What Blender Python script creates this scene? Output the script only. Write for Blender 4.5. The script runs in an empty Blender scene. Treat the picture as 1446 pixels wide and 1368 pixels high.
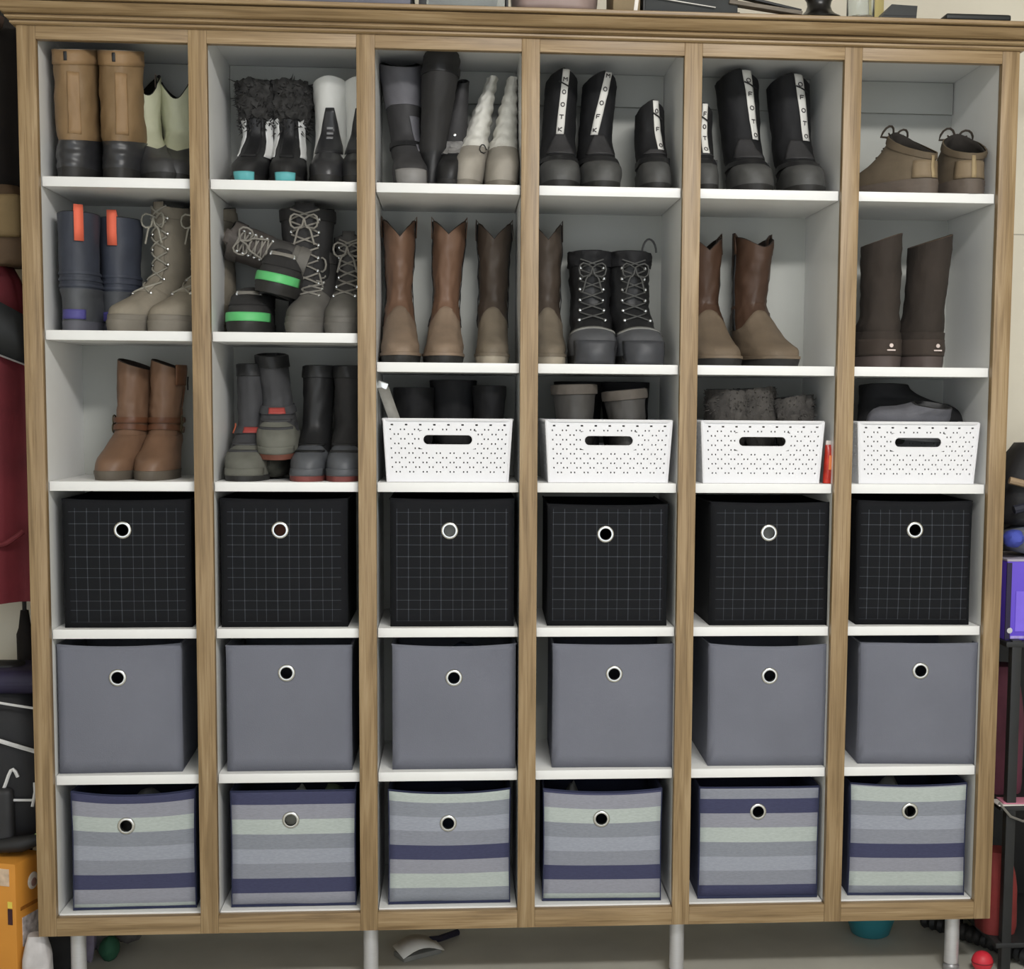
import bpy, bmesh, math, random
from mathutils import Vector, Matrix, noise
random.seed(7)
PI = math.pi
scene = bpy.context.scene
COL = scene.collection

# ------------------------------------------------------------------ camera
FZ = 0.175                                   # floor of the lowest cubby above the garage floor
CAM = (-0.152986, -3.028603, 1.108032 + FZ)
YAW, PITCH, ROLL, FPX, CX, CY = 0.0732945, 0.0868134, 0.0076625, 2000.377, 68.7733, 61.196
_f = Vector((math.sin(YAW)*math.cos(PITCH), math.cos(YAW)*math.cos(PITCH), -math.sin(PITCH)))
_r0 = Vector((math.cos(YAW), -math.sin(YAW), 0)); _u0 = _r0.cross(_f)
_r = _r0*math.cos(ROLL) + _u0*math.sin(ROLL); _u = -_r0*math.sin(ROLL) + _u0*math.cos(ROLL)
cam_data = bpy.data.cameras.new('camera'); cam = bpy.data.objects.new('camera', cam_data)
COL.objects.link(cam); scene.camera = cam
cam.matrix_world = Matrix(((_r.x, _u.x, -_f.x, CAM[0]), (_r.y, _u.y, -_f.y, CAM[1]), (_r.z, _u.z, -_f.z, CAM[2]), (0, 0, 0, 1)))
cam_data.sensor_width = 36; cam_data.lens = FPX/1446*36
cam_data.shift_x = -CX/1446; cam_data.shift_y = CY/1446
cam_data.clip_start = 0.05

def at(px, py, Y):
    """point of the photograph -> place at depth Y"""
    v = _f + _r*((px-723-CX)/FPX) - _u*((py-684-CY)/FPX)
    return Vector(CAM) + v*((Y-CAM[1])/v.y)
def xat(px, py, Y): return at(px, py, Y).x

# ------------------------------------------------------------------ world, lamps, exposure
w = bpy.data.worlds.new('garage_daylight'); scene.world = w; w.use_nodes = True
w.node_tree.nodes['Background'].inputs[0].default_value = (0.90, 0.95, 1.0, 1)
w.node_tree.nodes['Background'].inputs[1].default_value = 1.65
def area(name, loc, target, sx, sy, power, col):
    d = bpy.data.lights.new(name, 'AREA'); d.shape = 'RECTANGLE'; d.size = sx; d.size_y = sy; d.energy = power; d.color = col
    o = bpy.data.objects.new(name, d); COL.objects.link(o); o.location = loc
    o.rotation_euler = (Vector(target)-Vector(loc)).to_track_quat('-Z', 'Y').to_euler(); return o
LAMP_AT = (0.55, -2.35, 2.66)
area('ceiling_tube_light', LAMP_AT, (0.3, -1.5, 1.1), 1.2, 0.3, 92, (1.0, 0.98, 0.95))
scene.view_settings.view_transform = 'Standard'; scene.view_settings.look = 'None'
scene.view_settings.gamma = 1; scene.view_settings.use_curve_mapping = False
scene.view_settings.exposure = 0.0

# ------------------------------------------------------------------ materials
def lin(c):
    c = c/255.0
    return c/12.92 if c <= 0.04045 else ((c+0.055)/1.055)**2.4
def rgb(t): return (lin(t[0]), lin(t[1]), lin(t[2]), 1)
MATS = {}
def mat(name, col, rough=0.6, var=0.12, scale=18, bump=0.0, bscale=150, metal=0.0, spec=0.4, alpha=None, sheen=0.0, stretch=(1, 1, 1)):
    if name in MATS: return MATS[name]
    m = bpy.data.materials.new(name); m.use_nodes = True; nt = m.node_tree; N = nt.nodes; L = nt.links
    b = N['Principled BSDF']; b.inputs['Roughness'].default_value = rough; b.inputs['Metallic'].default_value = metal
    b.inputs['Specular IOR Level'].default_value = spec
    if sheen: b.inputs['Sheen Weight'].default_value = sheen
    tc = N.new('ShaderNodeTexCoord'); mp = N.new('ShaderNodeMapping'); L.new(tc.outputs['Object'], mp.inputs[0])
    oi = N.new('ShaderNodeObjectInfo'); mu = N.new('ShaderNodeMath'); mu.operation = 'MULTIPLY'; mu.inputs[1].default_value = 23
    L.new(oi.outputs['Random'], mu.inputs[0]); L.new(mu.outputs[0], mp.inputs['Location'])
    mp.inputs['Scale'].default_value = stretch
    nz = N.new('ShaderNodeTexNoise'); nz.inputs['Scale'].default_value = scale; nz.inputs['Detail'].default_value = 5
    L.new(mp.outputs[0], nz.inputs['Vector'])
    rp = N.new('ShaderNodeValToRGB'); c = rgb(col)
    rp.color_ramp.elements[0].position = 0.3; rp.color_ramp.elements[1].position = 0.7
    rp.color_ramp.elements[0].color = tuple(max(0, x*(1-var)) for x in c[:3])+(1,)
    rp.color_ramp.elements[1].color = tuple(min(1, x*(1+var)) for x in c[:3])+(1,)
    L.new(nz.outputs['Fac'], rp.inputs[0]); L.new(rp.outputs[0], b.inputs['Base Color'])
    if bump:
        n2 = N.new('ShaderNodeTexNoise'); n2.inputs['Scale'].default_value = bscale; n2.inputs['Detail'].default_value = 3
        L.new(mp.outputs[0], n2.inputs['Vector'])
        bp = N.new('ShaderNodeBump'); bp.inputs['Strength'].default_value = bump; bp.inputs['Distance'].default_value = 0.002
        L.new(n2.outputs['Fac'], bp.inputs['Height']); L.new(bp.outputs[0], b.inputs['Normal'])
    if alpha is not None:
        b.inputs['Transmission Weight'].default_value = alpha; b.inputs['IOR'].default_value = 1.25
    MATS[name] = m; return m

def oak(name, horiz):
    m = bpy.data.materials.new(name); m.use_nodes = True; nt = m.node_tree; N = nt.nodes; L = nt.links
    b = N['Principled BSDF']; b.inputs['Roughness'].default_value = 0.42; b.inputs['Specular IOR Level'].default_value = 0.45
    tc = N.new('ShaderNodeTexCoord'); oi = N.new('ShaderNodeObjectInfo')
    mu = N.new('ShaderNodeMath'); mu.operation = 'MULTIPLY'; mu.inputs[1].default_value = 31; L.new(oi.outputs['Random'], mu.inputs[0])
    mp = N.new('ShaderNodeMapping'); L.new(tc.outputs['Object'], mp.inputs[0]); L.new(mu.outputs[0], mp.inputs['Location'])
    mp.inputs['Scale'].default_value = (1.6, 22, 26) if horiz else (26, 22, 1.6)
    n1 = N.new('ShaderNodeTexNoise'); n1.inputs['Scale'].default_value = 2.2; n1.inputs['Detail'].default_value = 6; n1.inputs['Distortion'].default_value = 0.9
    L.new(mp.outputs[0], n1.inputs['Vector'])
    r1 = N.new('ShaderNodeValToRGB'); e = r1.color_ramp.elements
    e[0].position = 0.28; e[0].color = rgb((120, 98, 68)); e[1].position = 0.72; e[1].color = rgb((166, 143, 109))
    x = e.new(0.5); x.color = rgb((146, 122, 88)); L.new(n1.outputs['Fac'], r1.inputs[0])
    mp2 = N.new('ShaderNodeMapping'); L.new(tc.outputs['Object'], mp2.inputs[0]); L.new(mu.outputs[0], mp2.inputs['Location'])
    mp2.inputs['Scale'].default_value = (5, 200, 240) if horiz else (240, 200, 5)
    n2 = N.new('ShaderNodeTexNoise'); n2.inputs['Scale'].default_value = 1.5; n2.inputs['Detail'].default_value = 4; L.new(mp2.outputs[0], n2.inputs['Vector'])
    r2 = N.new('ShaderNodeValToRGB'); r2.color_ramp.elements[0].position = 0.33; r2.color_ramp.elements[0].color = (0.70, 0.65, 0.58, 1)
    r2.color_ramp.elements[1].position = 0.5; r2.color_ramp.elements[1].color = (1, 1, 1, 1); L.new(n2.outputs['Fac'], r2.inputs[0])
    mx = N.new('ShaderNodeMix'); mx.data_type = 'RGBA'; mx.blend_type = 'MULTIPLY'; mx.inputs[0].default_value = 0.8
    L.new(r1.outputs[0], mx.inputs[6]); L.new(r2.outputs[0], mx.inputs[7]); L.new(mx.outputs[2], b.inputs['Base Color'])
    bp = N.new('ShaderNodeBump'); bp.inputs['Strength'].default_value = 0.25; bp.inputs['Distance'].default_value = 0.001
    L.new(n2.outputs['Fac'], bp.inputs['Height']); L.new(bp.outputs[0], b.inputs['Normal'])
    MATS[name] = m; return m
OAK_V = oak('oak_upright', False); OAK_H = oak('oak_crosswise', True)
BACKP = mat('grey_white_board', (178, 179, 173), 0.6, 0.04, 6)  # one even tone, greyer than the white of the shelves
WHITE = mat('white_melamine', (232, 232, 230), 0.35, 0.03, 6)
CHROME = mat('chrome', (215, 215, 212), 0.22, 0.03, metal=1.0)
BLACK = mat('black_cloth', (26, 26, 27), 0.8, 0.2, 30, 0.3, 400)
DARKIN = mat('black_rubber', (34, 34, 35), 0.55, 0.2, 25, 0.15)

# ------------------------------------------------------------------ mesh helpers
class MB:
    def __init__(s): s.v = []; s.f = []
    def add(s, vs, fs):
        o = len(s.v); s.v += [Vector(p) for p in vs]; s.f += [tuple(i+o for i in q) for q in fs]; return s
    def box(s, x0, x1, y0, y1, z0, z1, bev=0.0, seg=2, M=None):
        bm = bmesh.new(); bmesh.ops.create_cube(bm, size=1)
        for q in bm.verts: q.co = Vector((x0+(q.co.x+.5)*(x1-x0), y0+(q.co.y+.5)*(y1-y0), z0+(q.co.z+.5)*(z1-z0)))
        if bev: bmesh.ops.bevel(bm, geom=bm.edges[:], offset=bev, segments=seg, profile=0.6, affect='EDGES')
        bm.verts.index_update()
        s.add([(M @ q.co) if M else q.co.copy() for q in bm.verts], [[q.index for q in f.verts] for f in bm.faces]); bm.free(); return s
    def loft(s, rings, closed=True, cap0=False, cap1=False):
        n = len(rings[0]); vs = [p for r in rings for p in r]; fs = []
        for i in range(len(rings)-1):
            for j in range(n if closed else n-1):
                k = (j+1) % n; fs.append((i*n+j, i*n+k, (i+1)*n+k, (i+1)*n+j))
        o = len(s.v); s.add(vs, fs)
        if cap0: s.f.append(tuple(o+j for j in reversed(range(n))))
        if cap1: s.f.append(tuple(o+(len(rings)-1)*n+j for j in range(n)))
        return s
    def tube(s, pts, r, n=6, closed=False):
        pts = [Vector(p) for p in pts]; rings = []; up = None; m = len(pts)
        for i, p in enumerate(pts):
            a = pts[(i-1) % m] if (closed or i > 0) else p; b = pts[(i+1) % m] if (closed or i < m-1) else p
            t = (b-a).normalized() if (b-a).length > 1e-9 else Vector((0, 0, 1))
            if up is None: up = t.orthogonal().normalized()
            up = (up - t*up.dot(t)); up = up.normalized() if up.length > 1e-6 else t.orthogonal().normalized()
            sd = t.cross(up); rr = r[i] if isinstance(r, (list, tuple)) else r
            rings.append([p + up*(rr*math.cos(2*PI*j/n)) + sd*(rr*math.sin(2*PI*j/n)) for j in range(n)])
        if closed: rings.append(rings[0])
        return s.loft(rings, True, not closed, not closed)
    def lathe(s, prof, n=24, axis='z', c=(0, 0, 0), caps=True):
        c = Vector(c); rings = []
        for rr, h in prof:
            ring = []
            for j in range(n):
                a = 2*PI*j/n; u, q = rr*math.cos(a), rr*math.sin(a)
                ring.append(c + (Vector((u, q, h)) if axis == 'z' else Vector((u, h, q)) if axis == 'y' else Vector((h, u, q))))
            rings.append(ring)
        return s.loft(rings, True, caps and prof[0][0] > 1e-5, caps and prof[-1][0] > 1e-5)
    def build(s, name, material, parent=None, smooth=True, solid=0.0, kind=None, label=None, off=1.0, angle=40):
        me = bpy.data.meshes.new(name); me.from_pydata([tuple(p) for p in s.v], [], s.f)
        bm = bmesh.new(); bm.from_mesh(me); bmesh.ops.remove_doubles(bm, verts=bm.verts, dist=1e-6)
        bmesh.ops.recalc_face_normals(bm, faces=bm.faces)
        bm.to_mesh(me); bm.free()
        o = bpy.data.objects.new(name, me); COL.objects.link(o); me.materials.append(material)
        if smooth: me.shade_smooth() if angle is None else me.set_sharp_from_angle(angle=math.radians(angle)) or [setattr(q, 'use_smooth', True) for q in me.polygons]
        if solid:
            md = o.modifiers.new('thickness', 'SOLIDIFY'); md.thickness = solid; md.offset = off
        if parent: o.parent = parent
        if kind: o['kind'] = kind
        if label: o['label'] = label
        return o
def tag(o, label, cat, group=None):
    o['label'] = label; o['category'] = cat
    if group: o['group'] = group
    return o
def thing(name, label, cat, loc=(0, 0, 0), rot=(0, 0, 0), group=None):
    o = bpy.data.objects.new(name, None); COL.objects.link(o); o.empty_display_size = 0.05
    o.location = loc; o.rotation_euler = rot; return tag(o, label, cat, group)
def struct(o): o['kind'] = 'structure'; return o
def fbm(p, f): return noise.noise(Vector(p)*f)

# ------------------------------------------------------------------ room
CONC = mat('concrete', (184, 182, 171), 0.55, 0.12, 5, 0.15, 90)
WALLM = mat('cream_wall_paint', (214, 208, 192), 0.7, 0.03, 8, 0.1, 220)
CEIL = mat('white_ceiling_paint', (225, 222, 214), 0.8, 0.03, 8)
struct(MB().box(-2.6, 2.6, -4.2, 0.36, -0.1, 0).build('floor', CONC, smooth=False))
wb = struct(MB().box(-2.6, 2.6, 0.36, 0.46, -0.1, 2.7).build('wall_back', WALLM, smooth=False))
struct(MB().box(-2.7, -2.6, -4.2, 0.46, -0.1, 2.7).build('wall_left', WALLM, smooth=False))
struct(MB().box(2.6, 2.7, -4.2, 0.46, -0.1, 2.7).build('wall_right', WALLM, smooth=False))
struct(MB().box(-2.7, 2.7, -4.2, 0.46, 2.7, 2.8).build('ceiling', CEIL, smooth=False))
MB().box(1.0, 2.6, 0.3585, 0.361, at(1430, 331, .36).z-.0012, at(1430, 331, .36).z+.0012).build('wall_seam', mat('seam_grey', (170, 164, 150)), wb, False)
# lamp body over the area light
lt = thing('ceiling_tube_lamp', 'white ceiling tube lamp above the camera', 'lamp', (LAMP_AT[0], LAMP_AT[1], 2.7))
MB().box(-.64, .64, -.17, .17, -.03, 0, .006).build('housing', WHITE, lt)

# ------------------------------------------------------------------ the cabinet
S, O = 0.038, 0.305; P = S+O; XL = -1.0485
COLX = [XL+S+i*P for i in range(6)]                      # left edge of each opening
HT, DEP, TH = 1.841, 0.315, 0.0205
ZA, ZB, ZB2, ZC, ZD, ZE = 1.570+FZ, 1.255+FZ, 1.195+FZ, 0.939+FZ, 0.624+FZ, 0.307+FZ
cab = thing('shoe_cabinet', 'oak-framed white shoe cabinet with six columns of open cubbies on short legs', 'cabinet', (0, 0, 0))
for i in range(7):
    x = XL+i*P
    MB().box(x, x+S, 0, .019, -.040+FZ, 1.90+FZ, .0015).build('stile', OAK_V, cab)
for i in range(6):
    MB().box(COLX[i], COLX[i]+O, .0004, .019, -.040+FZ, FZ, .0012).build('bottom_rail', OAK_H, cab)
    MB().box(COLX[i], COLX[i]+O, .0004, .019, HT+FZ, 1.90+FZ, .0012).build('top_rail', OAK_H, cab)
for i in (0, 6):
    x = XL+i*P
    MB().box(x+.002, x+S-.002, .019, DEP+.006, -.038+FZ, 1.90+FZ).build('side_panel', WHITE if False else OAK_V, cab, False)
# white liners of the end panels and the dividers
MB().box(XL+S-.002, XL+S-.0008, .0192, DEP, FZ, 1.87+FZ).build('side_liner', WHITE, cab, False)
MB().box(-XL-S+.0008, -XL-S+.002, .0192, DEP, FZ, 1.87+FZ).build('side_liner', WHITE, cab, False)
for i in range(1, 6):
    x = XL+i*P
    MB().box(x+.001, x+S-.001, .0192, DEP, -.02+FZ, 1.87+FZ, .001).build('divider', WHITE, cab, False)
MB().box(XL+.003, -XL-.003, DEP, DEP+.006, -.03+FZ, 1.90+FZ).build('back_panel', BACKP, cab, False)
MB().box(XL+S, -XL-S, .0192, DEP, 1.868+FZ, 1.888+FZ).build('top_panel', WHITE, cab, False)
for i in range(6):
    MB().box(COLX[i]+.0012, COLX[i]+O-.0012, .0195, DEP, -.0195+FZ, .003+FZ, .001).build('bottom_panel', WHITE, cab, False)
    for zt in (ZA, ZB if i < 2 else ZB2, ZC, ZD, ZE):
        MB().box(COLX[i]+.0012, COLX[i]+O-.0012, .0195+random.uniform(-.001, .0015), DEP, zt-TH, zt, .0015).build('shelf', WHITE, cab)
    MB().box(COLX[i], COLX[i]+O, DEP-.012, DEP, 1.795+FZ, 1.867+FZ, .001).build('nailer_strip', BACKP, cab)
# crown moulding: profile (out, z) swept round the front with mitred returns
CP = [(.000, 1.868), (.006, 1.868), (.010, 1.8705), (.010, 1.874), (.004, 1.875), (.004, 1.877), (.012, 1.8775), (.017, 1.880), (.018, 1.883), (.015, 1.8855), (.009, 1.886), (.009, 1.888),
      (.020, 1.8885), (.027, 1.892), (.034, 1.8975), (.039, 1.9035), (.041, 1.906), (.033, 1.9065), (.033, 1.9085), (.048, 1.909), (.050, 1.911), (.050, 1.9165), (.048, 1.918), (.0, 1.918)]
XO = -XL
front = [[Vector((-XO-o, -o, z+FZ)) for o, z in CP], [Vector((XO+o, -o, z+FZ)) for o, z in CP]]
left = [[Vector((-XO-o, DEP+.006, z+FZ)) for o, z in CP], [Vector((-XO-o, -o, z+FZ)) for o, z in CP]]
right = [[Vector((XO+o, -o, z+FZ)) for o, z in CP], [Vector((XO+o, DEP+.006, z+FZ)) for o, z in CP]]
MB().loft(front, False).build('crown_molding', OAK_H, cab, angle=25)
MB().loft(left, False).build('crown_return', OAK_V, cab, angle=25)
MB().loft(right, False).build('crown_return', OAK_V, cab, angle=25)
TOPZ = 1.9165+FZ
MB().box(-XO-.002, XO+.002, -.002, DEP+.006, 1.900+FZ, TOPZ).build('top_board', OAK_H, cab, False)
LEGM = mat('brushed_aluminium', (205, 205, 208), 0.35, 0.05, 40, metal=0.6, stretch=(1, 1, 30))
FOOTM = mat('leg_foot', (150, 150, 152), 0.4, 0.05, metal=0.5)
for x in (-.977, -.3425, .342, .977):
    for y in (.045,):
        lg = MB().lathe([(.0125, .018), (.0165, .019), (.0165, FZ-.041), (.03, FZ-.0405), (.03, FZ-.0385)], 24, c=(x, y, 0)).build('leg', LEGM, cab)
        MB().lathe([(.017, 0), (.0185, .002), (.0185, .012), (.013, .018), (.012, .022)], 24, c=(x, y, 0)).build('foot', FOOTM, lg)
MB().box(XL+.01, -XL-.01, .03, DEP, -.0395+FZ, -.0205+FZ).build('base_board', OAK_H, cab, False)

# ------------------------------------------------------------------ fabric bins
def hole_loops(w, h, hx, hz, r, rings=9, n=64):
    """loops from a round hole at (hx,hz) to the border of a w x h panel standing on z=0"""
    x0, x1, z0, z1 = -w/2-hx, w/2-hx, -hz, h-hz
    ang = [2*PI*k/n for k in range(n)]
    for cx_, cz_ in ((x0, z0), (x1, z0), (x1, z1), (x0, z1)):
        a = math.atan2(cz_, cx_) % (2*PI); k = min(range(n), key=lambda q: abs((ang[q]-a+PI) % (2*PI)-PI)); ang[k] = a
    border = []
    for a in ang:
        c, s = math.cos(a), math.sin(a); t = 1e9
        if c > 1e-9: t = min(t, x1/c)
        if c < -1e-9: t = min(t, x0/c)
        if s > 1e-9: t = min(t, z1/s)
        if s < -1e-9: t = min(t, z0/s)
        border.append((t*c, t*s))
    loops = []
    for i in range(rings+1):
        t = (i/rings)**1.3
        loops.append([(hx+(1-t)*r*math.cos(a)+t*b[0], hz+(1-t)*r*math.sin(a)+t*b[1]) for a, b in zip(ang, border)])
    return loops

def stripes(n0, name, w=.27, h=.27, sag=0.0):
    m = bpy.data.materials.new(name); m.use_nodes = True; N = m.node_tree.nodes; L = m.node_tree.links
    b = N['Principled BSDF']; b.inputs['Roughness'].default_value = 0.8; b.inputs['Specular IOR Level'].default_value = 0.25
    tc = N.new('ShaderNodeTexCoord'); sp = N.new('ShaderNodeSeparateXYZ'); L.new(tc.outputs['Object'], sp.inputs[0])
    a = N.new('ShaderNodeMath'); a.operation = 'SUBTRACT'; a.inputs[1].default_value = n0; u2 = N.new('ShaderNodeMath'); u2.operation = 'MULTIPLY'; L.new(sp.outputs['X'], u2.inputs[0]); L.new(sp.outputs['X'], u2.inputs[1])
    u3 = N.new('ShaderNodeMath'); u3.operation = 'MULTIPLY_ADD'; u3.inputs[1].default_value = -4/(w*w); u3.inputs[2].default_value = 1; u3.use_clamp = True; L.new(u2.outputs[0], u3.inputs[0])
    v1 = N.new('ShaderNodeMath'); v1.operation = 'MULTIPLY'; v1.inputs[1].default_value = 1/h; v1.use_clamp = True; L.new(sp.outputs['Z'], v1.inputs[0])
    v2 = N.new('ShaderNodeMath'); v2.operation = 'POWER'; v2.inputs[1].default_value = 1.6; L.new(v1.outputs[0], v2.inputs[0])
    v3 = N.new('ShaderNodeMath'); v3.operation = 'MULTIPLY'; L.new(v2.outputs[0], v3.inputs[0]); L.new(u3.outputs[0], v3.inputs[1])
    v4 = N.new('ShaderNodeMath'); v4.operation = 'MULTIPLY_ADD'; v4.inputs[1].default_value = sag; L.new(v3.outputs[0], v4.inputs[0]); L.new(sp.outputs['Z'], v4.inputs[2])
    L.new(v4.outputs[0], a.inputs[0])
    d = N.new('ShaderNodeMath'); d.operation = 'DIVIDE'; d.inputs[1].default_value = 0.198; L.new(a.outputs[0], d.inputs[0])
    fl = N.new('ShaderNodeMath'); fl.operation = 'FLOORED_MODULO'; fl.inputs[1].default_value = 1; L.new(d.outputs[0], fl.inputs[0])
    r = N.new('ShaderNodeValToRGB'); r.color_ramp.interpolation = 'CONSTANT'; e = r.color_ramp.elements
    cols = [(66, 68, 96), (138, 141, 151), (155, 159, 170), (136, 140, 149), (178, 186, 182), (146, 147, 157)]
    e[0].position = 0; e[0].color = rgb(cols[0]); e[1].position = 1/6; e[1].color = rgb(cols[1])
    for k in range(2, 6): q = e.new(k/6); q.color = rgb(cols[k])
    L.new(fl.outputs[0], r.inputs[0])
    mp = N.new('ShaderNodeMapping'); mp.inputs['Scale'].default_value = (120, 120, 900); L.new(tc.outputs['Object'], mp.inputs[0])
    nz = N.new('ShaderNodeTexNoise'); nz.inputs['Scale'].default_value = 1; L.new(mp.outputs[0], nz.inputs['Vector'])
    r2 = N.new('ShaderNodeValToRGB'); r2.color_ramp.elements[0].color = (.86, .86, .86, 1); r2.color_ramp.elements[0].position = .35; r2.color_ramp.elements[1].position = .65
    L.new(nz.outputs['Fac'], r2.inputs[0])
    mx = N.new('ShaderNodeMix'); mx.data_type = 'RGBA'; mx.blend_type = 'MULTIPLY'; mx.inputs[0].default_value = 1
    L.new(r.outputs[0], mx.inputs[6]); L.new(r2.outputs[0], mx.inputs[7]); L.new(mx.outputs[2], b.inputs['Base Color']); return m

def plaid(name):
    m = bpy.data.materials.new(name); m.use_nodes = True; N = m.node_tree.nodes; L = m.node_tree.links
    b = N['Principled BSDF']; b.inputs['Roughness'].default_value = 0.85; b.inputs['Specular IOR Level'].default_value = 0.2
    tc = N.new('ShaderNodeTexCoord'); sp = N.new('ShaderNodeSeparateXYZ'); L.new(tc.outputs['Object'], sp.inputs[0])
    oi = N.new('ShaderNodeObjectInfo')
    def lines(out, period, offs, widths):
        tot = None
        for o, wd in zip(offs, widths):
            a = N.new('ShaderNodeMath'); a.operation = 'SUBTRACT'; a.inputs[1].default_value = o; L.new(out, a.inputs[0])
            q = N.new('ShaderNodeMath'); q.operation = 'FLOORED_MODULO'; q.inputs[1].default_value = period; L.new(a.outputs[0], q.inputs[0])
            c = N.new('ShaderNodeMath'); c.operation = 'LESS_THAN'; c.inputs[1].default_value = wd; L.new(q.outputs[0], c.inputs[0])
            if tot is None: tot = c.outputs[0]
            else:
                mxx = N.new('ShaderNodeMath'); mxx.operation = 'MAXIMUM'; L.new(tot, mxx.inputs[0]); L.new(c.outputs[0], mxx.inputs[1]); tot = mxx.outputs[0]
        return tot
    ad = N.new('ShaderNodeMath'); ad.operation = 'MULTIPLY_ADD'; ad.inputs[1].default_value = .06; L.new(oi.outputs['Random'], ad.inputs[0]); L.new(sp.outputs['X'], ad.inputs[2])
    lx = lines(ad.outputs[0], .0705, (0, .026, .046), (.0016, .0011, .0011))
    lz = lines(sp.outputs['Z'], .0705, (.011, .037, .057), (.0016, .0011, .0011))
    mxx = N.new('ShaderNodeMath'); mxx.operation = 'ADD'; L.new(lx, mxx.inputs[0]); L.new(lz, mxx.inputs[1])
    sc = N.new('ShaderNodeMath'); sc.operation = 'MULTIPLY'; sc.inputs[1].default_value = .5; L.new(mxx.outputs[0], sc.inputs[0])
    # the hem round the panel carries no lines
    def gate(out, op, val):
        g_ = N.new('ShaderNodeMath'); g_.operation = op; g_.inputs[1].default_value = val; L.new(out, g_.inputs[0]); return g_.outputs[0]
    ab = N.new('ShaderNodeMath'); ab.operation = 'ABSOLUTE'; L.new(sp.outputs['X'], ab.inputs[0])
    for g_ in (gate(ab.outputs[0], 'LESS_THAN', .121), gate(sp.outputs['Z'], 'LESS_THAN', .257), gate(sp.outputs['Z'], 'GREATER_THAN', .012)):
        m_ = N.new('ShaderNodeMath'); m_.operation = 'MULTIPLY'; L.new(sc.outputs[0], m_.inputs[0]); L.new(g_, m_.inputs[1]); sc = m_
    r = N.new('ShaderNodeValToRGB'); e = r.color_ramp.elements; e[0].color = rgb((22, 23, 26)); e[1].color = rgb((92, 95, 102))
    q = e.new(.5); q.color = rgb((58, 61, 67)); L.new(sc.outputs[0], r.inputs[0]); L.new(r.outputs[0], b.inputs['Base Color']); return m
PLAID = plaid('black_windowpane_plaid'); BINBLK = mat('black_bin_cloth', (20, 21, 24), 0.85, 0.1, 30, spec=.2)
GREYF = mat('grey_bin_felt', (112, 114, 124), 0.9, 0.05, 7, 0.25, 500, spec=.15)
NAVY = mat('navy_trim', (44, 48, 72), 0.8, 0.08, 30, spec=.2)
BINNAVY = mat('dark_navy_bin_cloth', (52, 56, 76), 0.85, 0.08, 30, spec=.2)

def bin_thing(label, group, x, y, z, yaw, w, h, d, gx, gz, front_m, body_m, trim_m, sag, trim, seed):
    t = thing('storage_bin', label, 'bin', (x, y, z), (0, 0, yaw), group)
    rnd = random.Random(seed); ph = rnd.uniform(0, 50); bul = rnd.uniform(.003, .007)
    def warp(px, pz):
        u = px/(w/2); v = max(0.0, pz/h)
        edge = max(0, (1-u*u))*max(0, 1-(2*v-1)**2)
        yy = -bul*edge + .0025*noise.noise(Vector((px*9+ph, pz*9, seed)))
        zz = pz - sag*max(0, 1-u*u)*v**1.6
        xx = px*(1-.012*math.sin(PI*v)) if abs(u) > .98 else px
        return Vector((xx, yy, zz))
    loops = hole_loops(w, h, gx, gz, .0125)
    MB().loft([[warp(a, b) for a, b in lp] for lp in loops], True).build('front_panel', front_m, t, solid=.003, off=0)
    # open box: two sides, back and floor
    b = MB(); n = 10
    for sx in (-1, 1):
        rows = []
        for i in range(n+1):
            v = i/n
            rows.append([Vector((sx*(w/2 - (.006*math.sin(PI*v)*math.sin(PI*k/n))), .0015+d*k/n, h*v - (sag*.5*math.sin(PI*k/n)*v**2))) for k in range(n+1)])
        b.loft(rows, False)
    b.loft([[Vector((-w/2+w*k/n, d, h*i/n)) for k in range(n+1)] for i in range(n+1)], False)
    b.loft([[Vector((-w/2+w*k/2, .0015+d*i/2, .001)) for k in range(3)] for i in range(3)], False)
    b.build('body', body_m, t, solid=.003, off=-1)
    def top(u): return warp(u*w/2, h)
    pts = [top(-1+2*k/16) for k in range(17)]
    rim = MB().tube(pts, .0024 if trim else .0016, 6)
    rim.tube([(w/2, .0015+d*k/n, h-sag*.5*math.sin(PI*k/n)) for k in range(n+1)], .002, 6)
    rim.tube([(-w/2, .0015+d*k/n, h-sag*.5*math.sin(PI*k/n)) for k in range(n+1)], .002, 6)
    rim.build('rim_binding', trim_m, t)
    if trim:
        MB().box(-w/2-.001, w/2+.001, -.003, .001, .0005, .0062, .001).build('bottom_binding', trim_m, t)
        for sx in (-1, 1):
            MB().tube([warp(sx*w/2, h*k/8)+Vector((0, -.0005, .0)) for k in range(9)], .0016, 6).build('edge_binding', trim_m, t)
    g = warp(gx, gz)
    MB().lathe([(.0118, .004), (.0118, -.003), (.0130, -.0048), (.0155, -.0052), (.0180, -.0042), (.0192, -.002), (.0192, .0005), (.0125, .0006), (.0118, .004)], 40, 'y', g, False).build('grommet', CHROME, t)
    return t

ORD = ['first', 'second', 'third', 'fourth', 'fifth', 'sixth']
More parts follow.
